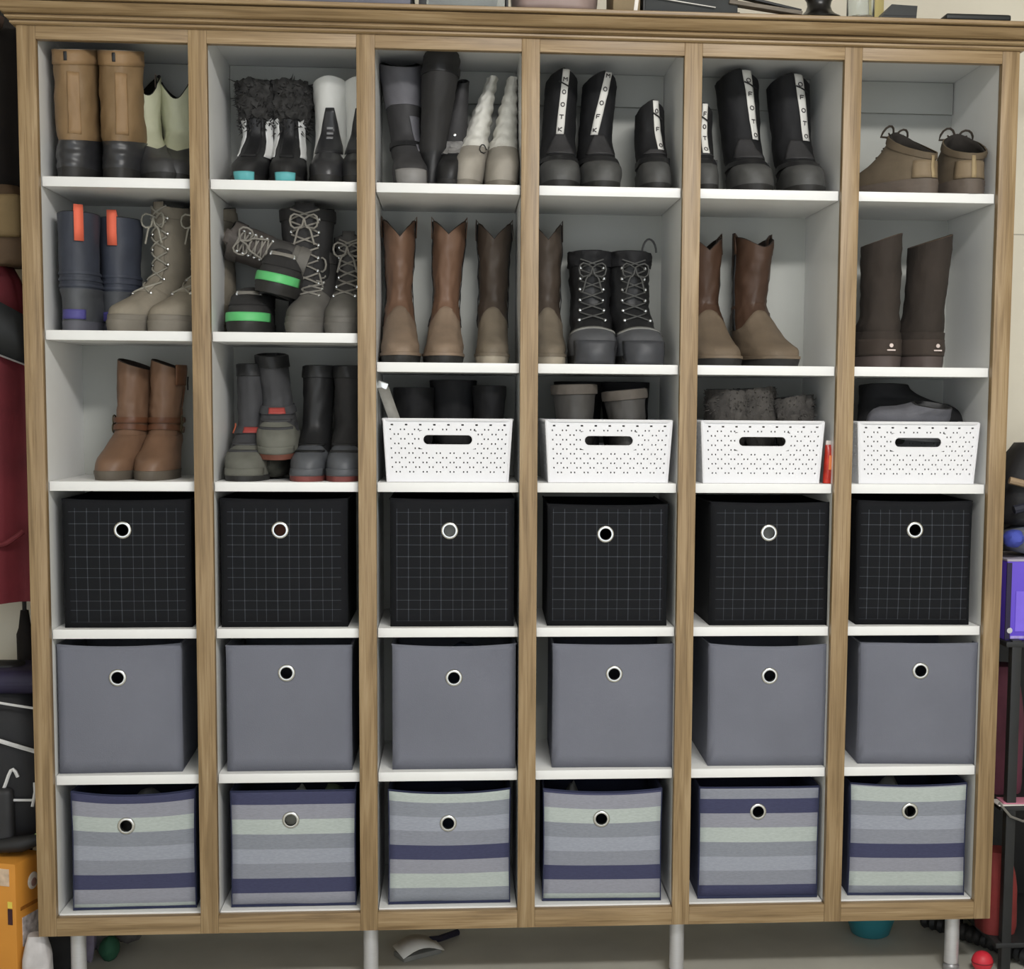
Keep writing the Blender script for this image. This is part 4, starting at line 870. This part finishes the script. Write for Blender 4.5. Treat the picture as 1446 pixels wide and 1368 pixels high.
# ------------------------------------------------------------------ on top of the cabinet
def topx(px, Y): return xat(px, 25, Y)
T0 = 1.9185+FZ
Y0 = .0
a, b = topx(385, -.04), topx(580, -.04)
t = thing('storage_box', 'flat slate grey box lying on top of the cabinet', 'box', ((a+b)/2, .09, T0))
MB().box(-(b-a)/2, (b-a)/2, -.13, .13, 0, .05, .004).build('body', mat('slate_box', (92, 92, 104), .5, .06), t); MB().box(-(b-a)/2-.003, (b-a)/2+.003, -.133, .133, .045, .062, .004).build('lid', mat('slate_lid', (104, 104, 116), .5, .06), t)
CLEAR = mat('clear_plastic', (236, 240, 240), .06, .01, alpha=.85, spec=.6)
a, b = topx(594, -.04), topx(715, -.04)
t = thing('clear_bin', 'clear plastic bin with pale contents on top of the cabinet', 'bin', ((a+b)/2, .085, T0))
q = (b-a)/2
m_ = MB()
for r_ in ((-q, q, -.12, -.117, 0, .1), (-q, q, .117, .12, 0, .1), (-q, -q+.003, -.12, .12, 0, .1), (q-.003, q, -.12, .12, 0, .1), (-q, q, -.12, .12, 0, .003)): m_.box(*r_)
m_.build('wall', CLEAR, t, False); MB().box(-q-.006, q+.006, -.126, .126, .098, .108, .003).build('lid', mat('bin_lid', (200, 200, 198), .4), t)
MB().box(-.012, .012, -.123, -.120, .02, .095, .001).build('highlight_bar', mat('highlight_white', (240, 240, 238), .3), t); MB().box(-q-.004, -q+.012, -.124, -.119, .0, .06, .002).build('corner_clip', DARKIN, t); MB().box(q-.001, q+.004, -.124, -.119, .0, .08, .001).build('corner_clip', DARKIN, t)  # white bar paints the highlight on the clear front wall
lump('paper_stack', 'pale papers inside the clear bin on the cabinet', 'paper', ((a+b)/2, .09, T0+.045), (q*.85, .09, .038), mat('pale_papers', (205, 205, 198), .8, .08), .05)
a, b = topx(724, -.04), topx(848, -.04); q = (b-a)/2
def sack(name, label, cat, c, w_, d_, h_, m, seed, parent=None):
    R = []
    for i in range(13):
        v = i/12; k = (1-.55*max(0, v-.55)**1.3*2)*(1 if v > .04 else .94)
        R.append([Vector((w_*k*spw(math.cos(2*PI*j/36), .62)*(1+.06*noise.noise(Vector((j*.5, i*.4, seed)))), d_*k*spw(math.sin(2*PI*j/36), .62)*(1+.08*noise.noise(Vector((j*.5+9, i*.4, seed)))), h_*v)) for j in range(36)])
    o = MB().loft(R, True, True, True).build(name, m, parent, angle=70)
    if not parent: o.location = c; tag(o, label, cat)
    return o
sack('plastic_bag', 'mauve-brown soft plastic bag on top of the cabinet', 'bag', ((a+b)/2, .06, T0), q, .10, .12, mat('mauve_film', (146, 128, 122), .3, .12, 14, .2, 30), 3)
t = thing('cardboard_box', 'small tan cardboard box with pale tape on top of the cabinet', 'box', (topx(884, -.03), .03, T0)); q = .028
MB().box(-q, q, -.07, .07, 0, .09, .002).build('carton', mat('tan_card', (128, 112, 86), .8, .1), t); MB().box(q-.014, q-.006, -.0715, -.069, 0, .088, .0005, M=Matrix.Rotation(.12, 4, 'Y')).build('tape', mat('pale_tape', (212, 206, 198), .4), t)
a, b = topx(908, -.04), topx(1045, -.04); q = (b-a)/2
t = thing('ring_binder', 'black ring binder lying on top of the cabinet with a white paper edge', 'binder', ((a+b)/2, .07, T0), (0, 0, 0))
MB().box(-q, q, -.11, .13, 0, .004, .0015).build('cover', BLK, t); MB().box(-q, q, -.11, .13, .034, .038, .0015, M=Matrix.Rotation(-.03, 4, 'Y')).build('cover', BLK, t); MB().box(-q, -q+.004, -.11, .13, .002, .036, .001).build('spine', BLK, t)
MB().box(-q+.005, q-.004, -.104, .12, .0045, .031, .001).build('page_block', mat('dark_page_edge', (48, 50, 50), .7), t)
MB().box(-.005, q*1.25, -.112, -.110, -.0008, .0008, M=Matrix.Translation(Vector((-q*.75, 0, .028))) @ Matrix.Rotation(.13, 4, 'Y')).build('loose_sheet', mat('white_sheet', (210, 206, 200), .6), t, False)
t = thing('wooden_slat', 'grey wooden slat lying tilted beside the black binder', 'slat', (topx(1085, -.03), -.03, T0))
MB().box(-.085, .07, -.012, .012, -.004, .004, .001, M=Matrix.Translation(Vector((0, 0, .0145))) @ Matrix.Rotation(.125, 4, 'Y')).build('slat', mat('weathered_grey_wood', (112, 104, 94), .8, .2, 20, stretch=(1, 8, 8)), t)
MB().box(-.08, .07, -.010, .010, -.0025, .0025, .001, M=Matrix.Translation(Vector((.0, .003, .026))) @ Matrix.Rotation(.20, 4, 'Y')).build('dark_slat', DARKIN, t)
o = MB().lathe([(.0, 0), (.050, .0), (.052, .004), (.048, .008), (.036, .014), (.028, .022), (.0245, .032), (.026, .042), (.033, .052), (.036, .062), (.030, .075), (.018, .084), (.014, .11), (.022, .118), (.022, .13), (0, .131)], 36).build('candlestick', mat('black_lacquer', (22, 20, 19), .3, .1))
o.location = (topx(1157, .0), .006, T0); tag(o, 'black turned candlestick standing on the cabinet', 'candlestick')
o = MB().lathe([(0, .001), (.027, .001), (.029, .004), (.029, .085), (.024, .1), (.024, .112), (.0225, .112), (.0225, .1), (.0272, .084), (.0272, .006), (0, .0055)], 32).build('glass_jar', mat('clear_glass', (240, 244, 244), .03, .005, alpha=.95))
o.location = (topx(1212, .0), -.015, T0); tag(o, 'clear glass jar on the cabinet beside the candlestick', 'jar')
yw_ = at(1241, 5, .35)
o = MB().box(-.011, .011, -.004, .004, 0, .42, .001).build('yardstick', mat('yellow_wood', (178, 164, 106), .6, .1, 10, stretch=(8, 8, 1))); o.location = (yw_.x, .349, TOPZ+.0005); tag(o, 'yellow wooden yardstick leaning on the wall above the cabinet', 'yardstick')
a, b = topx(1243, -.04), topx(1294, -.04)
t = thing('desk_wedge', 'small black wedge-shaped case on top of the cabinet', 'case', (a, -.026, T0)); wq = b-a
MB().add([(0, -.02, 0), (wq-.002, -.02, 0), (wq-.002, .07, 0), (0, .07, 0), (.022, -.02, .027), (wq, -.02, .025), (wq, .07, .025), (.022, .07, .027)],
         [(0, 1, 5, 4), (1, 2, 6, 5), (2, 3, 7, 6), (3, 0, 4, 7), (4, 5, 6, 7), (3, 2, 1, 0)]).build('case', mat('matte_black_plastic', (28, 30, 30), .5), t, False)
MB().box(.004, wq-.003, -.0212, -.0198, .004, .0055).build('seam_line', DARKIN, t, False)
a, b = topx(1335, -.04), topx(1427, -.04); wq = b-a
t = thing('tablet_case', 'flat black tablet-like case lying at the right end of the cabinet top', 'case', ((a+b)/2, .025, T0))
MB().box(-wq/2, wq/2, -.07, .10, 0, .0125, .0045, 3).build('case', mat('matte_black_plastic', (28, 30, 30), .5), t); MB().box(-wq/2+.004, wq/2-.004, -.066, .096, .0122, .0132, .0004).build('screen', DARKIN, t)

# ------------------------------------------------------------------ left of the cabinet
def cloth_drape(w_, h_, d_, seed, folds=5, flare=.25, depth=.03, n=44, m=26):
    """hanging garment body: closed folded tube, origin at its top middle"""
    R = []
    for i in range(m+1):
        v = i/m; ww = w_*(.55+.45*min(1, v*3.2)**.6)*(1+flare*v); dd = d_*(.55+.45*min(1, v*4))
        ring = []
        for j in range(n):
            a = 2*PI*j/n; f = 1+depth/d_*math.sin(folds*a+seed+1.5*v)*min(1, v*2+.15)+.12*noise.noise(Vector((math.cos(a)*1.5, math.sin(a)*1.5, v*3+seed)))
            ring.append(Vector((ww*spw(math.cos(a), .8)*(1+.05*math.sin(folds*a*1.3+seed)), dd*spw(math.sin(a), .8)*f, -h_*v)))
        R.append(ring)
    return MB().loft(R, True, True, True)
XLW = -1.055
MAROON = mat('maroon_jacket_cloth', (104, 34, 42), .75, .2, 10, .2, 120); DKCOAT = mat('black_brown_coat', (28, 24, 22), .9, .2, 14, .2, 150)
BRN = mat('brown_canvas', (84, 66, 48), .8, .2, 12, .2); OLV = mat('khaki_canvas', (112, 94, 64), .8, .15, 12, .2)
hk = thing('coat_hook', 'dark metal coat hook on the wall above the hanging coat', 'hook', (-1.2, .36, 2.16))
MB().box(-.03, .03, -.006, 0, -.04, .04, .003).build('plate', DARKIN, hk); MB().tube([(0, -.004, -.01), (0, -.05, -.02), (0, -.075, .0), (0, -.08, .03)], .006, 8).build('prong', DARKIN, hk)
t = thing('hanging_coat', 'dark brown-black coat hanging left of the cabinet top', 'coat', (-1.2, .235, 2.12))
cloth_drape(.125, .50, .085, 1.0, 5, .06, .02).build('body', DKCOAT, t, angle=70)
MB().tube([(-.04, .0, .0), (0, .03, .045), (.04, .0, .0)], .004, 6).build('hanging_loop', DKCOAT, t); MB().tube([(-.07*math.cos(q*PI/10)*1.0, -.075, -.02-.05*math.sin(q*PI/10)) for q in range(11)], .012, 8).build('collar', mat('brown_collar_cloth', (56, 42, 34), .9), t)
zt = at(10, 262, .15).z
t = thing('brown_bag', 'brown and khaki canvas bag hanging beside the dark coat', 'bag', (-1.16, .17, zt-.17))
sack('body', '', '', None, .10, .07, .17, BRN, 5, t)
MB().box(-.07, .085, -.085, -.06, .055, .145, .012, 3).build('front_pocket', OLV, t); MB().tube([(-.08+.16*q/10, -.075, .06+.05*math.sin(PI*q/10)) for q in range(11)], .007, 8).build('flap_edge', mat('dark_flap', (48, 38, 30), .8), t); MB().tube([(-.03, .05, .15), (-.03, .08, .2), (0, .1, .24), (.03, .08, .2), (.03, .05, .15)], .005, 6).build('carry_strap', DKCOAT, t)
t = thing('maroon_jacket', 'maroon jacket with black grey-piped shoulder hanging left of the cabinet', 'jacket', (-1.19, .2, at(10, 375, .15).z))
zj = at(20, 850, .15).z; zj0 = at(10, 375, .15).z; hj = zj0-zj
cloth_drape(.115, hj, .075, 2.4, 6, .05, .022).build('body', MAROON, t, angle=70)
R = []
for i in range(9):
    u = i/8; R.append([Vector((-.10+.215*u, -.085-.004*math.sin(PI*u), -.0-.11*u**1.1)), Vector((-.10+.215*u, -.088-.006*math.sin(PI*u), -.115-.10*u**.8))])
MB().loft(R, False).build('shoulder_panel', mat('black_shell_cloth', (30, 32, 34), .6, .15), t, solid=.006, off=0)
MB().tube([r_[1]+Vector((0, -.004, 0)) for r_ in R], .0022, 6).build('piping', mat('grey_piping', (132, 128, 128), .6), t)
MB().tube([(-.01+.11*q/10, -.098-.004*math.sin(q), -hj*.78-.03*math.sin(PI*q/10)) for q in range(11)], .006, 8).build('hem_fold', MAROON, t)
MB().tube([(-.03, .05, -.005), (0, .09, .05), (.03, .05, -.005)], .004, 6).build('hanging_loop', DKCOAT, t)
# closed umbrella behind the jacket
c = at(40, 850, .26)
t = thing('umbrella', 'closed black umbrella leaning beside the cabinet side', 'umbrella', (c.x-.012, .27, 0))
hu = c.z
MB().lathe([(.003, .22), (.006, .26), (.017, .45), (.019, .75), (.014, hu-.06), (.009, hu-.02)], 14).build('canopy', DKCOAT, t); MB().tube([(0, 0, .0), (0, 0, .24)], .0035, 8).build('tip', CHROME, t); MB().tube([(0, 0, hu-.03), (0, 0, hu+.01)]+[(-.018+.018*math.cos(q*PI/6), 0, hu+.01+.018*math.sin(q*PI/6)) for q in range(1, 7)], .005, 8).build('handle', DARKIN, t)
# orange carton, backpack on it
zbx = at(20, 1200, .12).z; xr = xat(52, 1260, .10)
cy_ = .03; cr_ = Vector((xat(22, 1260, cy_), cy_, 0)); yw_ = -.33
t = thing('orange_carton', 'orange printed carton on the floor at the left of the cabinet', 'box', cr_ - Matrix.Rotation(yw_, 3, 'Z') @ Vector((.12, -.05, 0)), (0, 0, yw_))
ORG = mat('orange_card', (206, 140, 56), .5, .08, 6); zb_ = zbx-.004
MB().box(-.12, .12, -.05, .05, .001, zb_, .003).build('carton', ORG, t)
MB().box(.04, .105, -.0512, -.0498, zb_-.05, zb_-.012, .0003).build('top_label', mat('cream_print', (206, 182, 158), .6, .2, 60), t, False)
MB().box(.100, .111, -.0514, -.0498, zb_-.135, zb_-.1, .0003).build('dark_label', mat('dark_maroon_print', (58, 30, 36), .6), t, False); MB().box(.100, .111, -.0514, -.0498, zb_-.098, zb_-.084, .0003).build('yellow_label', mat('yellow_print', (226, 206, 90), .6), t, False)
MB().lathe([(0, .0022), (.016, .002), (.019, 0)], 24, 'x', (.1200, .012, zb_-.055)).build('round_emblem', mat('pale_emblem', (206, 200, 190), .6, .15, 90), t)
MB().lathe([(0, .0024), (.009, .0022), (.011, .001)], 20, 'x', (.1203, .012, zb_-.058)).build('emblem_centre', mat('emblem_centre', (150, 118, 110), .6, .3, 90), t)
MB().box(.1198, .1212, -.035, .04, zb_-.108, zb_-.100, .0003).build('script_print', mat('brown_print', (150, 92, 30), .6, .3, 120), t, False)
MB().box(.1198, .1214, -.03, .046, zb_-.19, zb_-.125, .0003).build('picture_print', mat('mixed_print', (176, 168, 166), .6, .45, 70), t, False)
# white plastic sack at the foot of the cabinet
sack('plastic_sack', 'crumpled white plastic sack on the floor between orange carton and cabinet leg', 'bag', (xat(48, 1360, .02)+.002, .04, .001), .03, .028, at(45, 1322, .03).z, mat('white_sack_film', (196, 192, 192), .4, .15, 25, .4, 40), 8)
zbk = zbx+.0
t = thing('sports_backpack', 'black sports backpack with white piping sitting on the orange carton', 'backpack', (-1.185, .2, zbk)); hb = at(10, 945, .12).z-zbk
R = []
for i in range(19):
    v = i/18; kx = (.80+.32*math.sin(PI*min(1, v*.95+.1)))*(1-.42*max(0, v-.72)/.28); 
    R.append([Vector((.13*kx*spw(math.cos(2*PI*j/40), .75)*(1+.03*noise.noise(Vector((j*.4, i*.5, 2)))), .085*kx*spw(math.sin(2*PI*j/40), .7), hb*v)) for j in range(40)])
MB().loft(R, True, True, True).build('body', mat('black_pack_nylon', (30, 30, 33), .6, .15, 18, .15), t, angle=70)
PIP = mat('white_piping', (212, 212, 212), .5)
MB().tube([(-.12+.25*q/10, -.088-.010*math.sin(PI*q/10), hb*(.90-.12*q/10)) for q in range(11)], .003, 6).build('piping', PIP, t)
MB().tube([(-.10+.235*q/10, -.094-.008*math.sin(PI*q/10), hb*(.735-.20*q/10)) for q in range(11)], .005, 6).build('piping', PIP, t)
MB().tube([(.02+.05*q/10, -.096+.0*q, hb*(.40-.06*math.sin(q*.6))) for q in range(11)], .004, 6).build('logo_stripe', PIP, t); MB().tube([(.098, -.092, hb*.25), (.104, -.09, hb*.33), (.103, -.088, hb*.38)], .0035, 6).build('piping', PIP, t); MB().tube([(.02, -.097, hb*.30), (.06, -.097, hb*.29), (.10, -.092, hb*.285)], .003, 6).build('piping', PIP, t)
MB().box(-.1, .06, -.115, -.08, hb*.04, hb*.36, .014, 3).build('front_pocket', mat('charcoal_pack_nylon', (44, 44, 46), .6, .15, 18), t); MB().box(-.05, .125, -.09, .085, hb*.86, hb*.99, .03, 4).build('top_flap', mat('dark_violet_nylon', (40, 36, 62), .6, .15), t)
MB().tube([(.03, -.115, .02), (.08, -.12, .026), (.118, -.11, .034)], [.016, .018, .013], 10).build('bottle_sleeve', DARKIN, t); MB().tube([(.105, -.113, .034), (.132, -.105, .046)], [.0105, .0085], 10).build('bottle_cap', mat('pale_green_plastic', (170, 190, 128), .5), t)

# ------------------------------------------------------------------ right of the cabinet: a black rack with things on it
XR = 1.0485
RK = mat('black_rack_metal', (36, 37, 38), .5, .1)
zs1 = at(1430, 896, .12).z; zs2 = at(1425, 1120, .12).z; zs3 = at(1400, 1345, .1).z
t = thing('storage_rack', 'black metal storage rack standing right of the cabinet', 'rack', (0, 0, 0))
rx0, rx1, ry0, ry1 = XR+.012, XR+.42, .03, .33
for x in (rx0+.035, rx1):
    for y in (ry0, ry1): MB().box(x-.011, x+.011, y-.011, y+.011, 0, zs1+.004, .002).build('post', RK, t)
for zz in (zs1, zs2, .07):
    MB().box(rx0+.01, rx1+.012, ry0-.012, ry1+.012, zz-.012, zz, .002).build('shelf', RK, t)
MB().tube([(rx0+.005, ry0-.014, zs2+.008), (rx0+.03, ry0-.02, zs2-.022), (rx0+.06, ry0-.018, zs2-.034), (rx0+.12, ry0-.016, zs2-.02)], .003, 6).build('wire_brace', mat('grey_wire', (128, 126, 122), .4, metal=.5), t)
MB().box(rx0+.005, rx1+.012, ry1+.0125, ry1+.0165, .02, zs1+.33, .001).build('added_dark_backing', BLK, t)  # black sheet added to darken the space behind the rack
# purple box
h_ = at(1435, 791, .04).z-zs1
t = thing('purple_box', 'bright purple box on the top shelf of the black rack', 'box', (xat(1421, 840, .04)+.11, .125, zs1+.0005))
MB().box(-.11, .11, -.085, .09, 0, h_, .003).build('carton', mat('vivid_purple_card', (98, 72, 200), .4, .08, 5), t); MB().box(-.1105, -.099, -.0865, -.083, .002, h_-.006, .0005).build('dark_edge', mat('dark_violet_edge', (36, 28, 60), .5), t, False)
MB().box(-.088, .1, -.0868, -.0848, .02, h_-.07, .0005).build('panel_print', mat('pale_purple_print', (122, 98, 220), .4, .1), t, False); MB().box(-.098, .1, -.0868, -.0848, .004, .010, .0004).build('bottom_print', mat('lilac_print', (176, 160, 226), .4, .3, 60), t, False)
MB().box(-.111, .111, -.0866, .0905, h_-.003, h_+.002, .001).build('lid_edge', mat('pale_lid_edge', (172, 166, 178), .5), t)
MB().lathe([(0, -.002), (.006, -.0015), (.007, 0)], 16, 'y', (-.100, -.0855, .022)).build('round_sticker', mat('white_sticker', (206, 206, 206), .6), t)
# black gym bag on the purple box with cloth beneath
zp = zs1+h_+.004
o = lump('folded_cloth', 'grey-blue folded cloth between purple box and black bag', 'cloth', (xat(1428, 750, .08)+.075, .11, zp+.0385), (.085, .09, .037), mat('grey_blue_cloth', (108, 112, 124), .85, .12, 12, .3, 120), .12)
lump('cloth_scrap', 'bright blue cloth scrap on the grey cloth beside the black bag', 'cloth', (xat(1428, 735, .03)+.012, .045, zp+.045), (.022, .03, .02), mat('royal_blue_cloth', (70, 82, 172), .8), .2)
zg0 = zp+.072; zg1 = at(1430, 626, .08).z
t = thing('gym_bag', 'black gym bag with tan strap on top of the rack pile', 'bag', (xat(1422, 680, .08)+.12, .14, zg0))
sack('body', '', '', None, .125, .09, zg1-zg0, mat('black_bag_nylon', (36, 36, 38), .6, .2, 16, .2), 9, t)
MB().tube([(-.128+.2*q/10, -.094-.006*math.sin(PI*q/10), (zg1-zg0)*(.56-.26*q/10)) for q in range(11)], .008, 8).build('tan_strap', mat('tan_strap', (150, 128, 102), .7), t)
MB().tube([(-.118+.19*q/10, -.1, (zg1-zg0)*(.2+.08*math.sin(PI*q/10))) for q in range(11)], .010, 8).build('pocket_roll', mat('navy_roll', (34, 36, 48), .7), t)
# things on the lower shelves
sack('maroon_bag', 'dusky maroon soft bag on the middle shelf of the rack', 'bag', (xat(1411, 1030, .08)+.035, .16, zs2+.0005), .045, .055, at(1420, 945, .1).z-zs2, mat('dusky_maroon_cloth', (88, 44, 58), .8, .3, 10, .2), 12)
t = thing('paper_flyers', 'white and pink folded flyers at the shelf edge of the rack', 'paper', (xat(1413, 1108, .03)+.04, .045, zs2+.0005))
MB().box(-.05, .05, -.03, .02, 0, .003, .001, M=Matrix.Rotation(.04, 4, 'Z')).build('sheet', mat('white_sheet', (210, 206, 200), .6), t); MB().box(-.035, .06, -.028, .022, .0032, .006, .001, M=Matrix.Rotation(-.06, 4, 'Z')).build('sheet', mat('pink_sheet', (190, 120, 140), .6), t)
sack('red_tote', 'dark red cloth tote standing on the bottom shelf of the rack', 'bag', (xat(1402, 1240, .05)+.032, .11, .0705), .042, .05, at(1410, 1205, .08).z-.07, mat('brick_red_cloth', (118, 42, 40), .8, .25, 10, .2), 14)
t = thing('red_ball', 'small red rubber ball on the floor by the cabinet leg', 'ball', (xat(1390, 1342, .02), .03, 0))
MB().lathe([(.0, .0)]+[(.024*math.sin(PI*q/14), .024-.024*math.cos(PI*q/14)) for q in range(1, 14)]+[(0, .048)], 28).build('ball', mat('red_rubber', (196, 44, 58), .45, .1), t); MB().lathe([(.0243, .0225), (.0246, .024), (.0243, .0255)], 28).build('seam', mat('dark_red_rubber', (130, 30, 40), .5), t)
t = thing('vacuum_hose', 'black corrugated hose lying on the floor under the right end of the cabinet', 'hose')
pts = [Vector((1.0+.02*q-.0004*q*q, .30-.026*q, .024)) for q in range(16)]
MB().tube([pts[0]+(pts[-1]-pts[0])*q/90+Vector((.03*math.sin(PI*q/90), 0, 0)) for q in range(91)], [.019+.0025*math.sin(q*1.6) for q in range(91)], 12).build('tube', DARKIN, t)
MB().tube([pts[-1]+Vector((0, .005, 0)), pts[-1]+Vector((.01, -.035, 0))], .0215, 14).build('end_cuff', mat('grey_cuff', (120, 120, 118), .5), t)

# ------------------------------------------------------------------ under the cabinet
def floor_at(px, py):
    a = at(px, py, 0); c = Vector(CAM); return c+(a-c)*((0-c.z)/(a.z-c.z))
p_ = floor_at(590, 1348)
t = thing('paper_tag', 'white card tag with dark strap lying on the floor under the cabinet', 'tag', (p_.x, p_.y, .0005), (0, 0, .55))
R = [[Vector((-.055+.11*i/8, -.03, .012+.014*math.sin(PI*i/8*1.1))), Vector((-.05+.11*i/8, .03, .022+.016*math.sin(PI*i/8*1.1)))] for i in range(9)]
MB().loft(R, False).build('card', mat('white_card', (214, 212, 206), .6, .04), t, solid=.0015, off=0); MB().tube([(.045, .02, .02), (.075, .03, .012), (.11, .045, .008), (.14, .05, .008)], .008, 8).build('strap', mat('dark_navy_strap', (30, 28, 44), .8), t)
MB().box(-.05, .05, -.025, .025, 0, .012, .002).build('backing', mat('grey_backing', (120, 120, 116), .7), t)
p_ = floor_at(1232, 1322)
t = thing('teal_bowl', 'teal plastic bowl far back on the floor under the cabinet', 'bowl', (p_.x, .275, 0))
MB().lathe([(0, .002), (.04, 0), (.046, .004), (.058, .04), (.062, .055), (.065, .056), (.065, .06), (.060, .058), (.055, .04), (.042, .008), (0, .006)], 32).build('bowl', mat('teal_plastic', (48, 122, 132), .45, .06), t)
# small clutter behind the left leg
sack('dark_shoe_bag', 'dark cloth bag on the floor behind the left cabinet leg', 'bag', (xat(85, 1345, .2), .2, .0005), .05, .06, .105, mat('dark_bag_cloth', (40, 40, 42), .8, .2), 21)
lump('stuffed_toy', 'small dark green cloth toy on the floor beside the left cabinet leg', 'toy', (xat(155, 1360, .2), .2, .03), (.022, .025, .029), mat('dark_green_cloth', (40, 84, 62), .8, .15), .15)
lump('stuffed_toy', 'pale grey stuffed toy on the floor behind the left cabinet leg', 'toy', (xat(150, 1345, .26)-.012, .268, .048), (.03, .03, .046), mat('pale_grey_plush', (132, 134, 134), .9, .2, 40), .3)
lump('cloth_scrap', 'lilac-grey crumpled cloth against the left cabinet leg', 'cloth', (xat(133, 1340, .22)-.006, .20, .055), (.016, .02, .054), mat('lilac_cloth', (122, 114, 132), .9, .2, 40), .3)
lump('cloth_scrap', 'taupe crumpled cloth on the floor near the wall under the cabinet', 'cloth', (xat(178, 1335, .28), .30, .042), (.032, .03, .041), mat('taupe_cloth', (96, 92, 90), .9, .2, 40), .25)
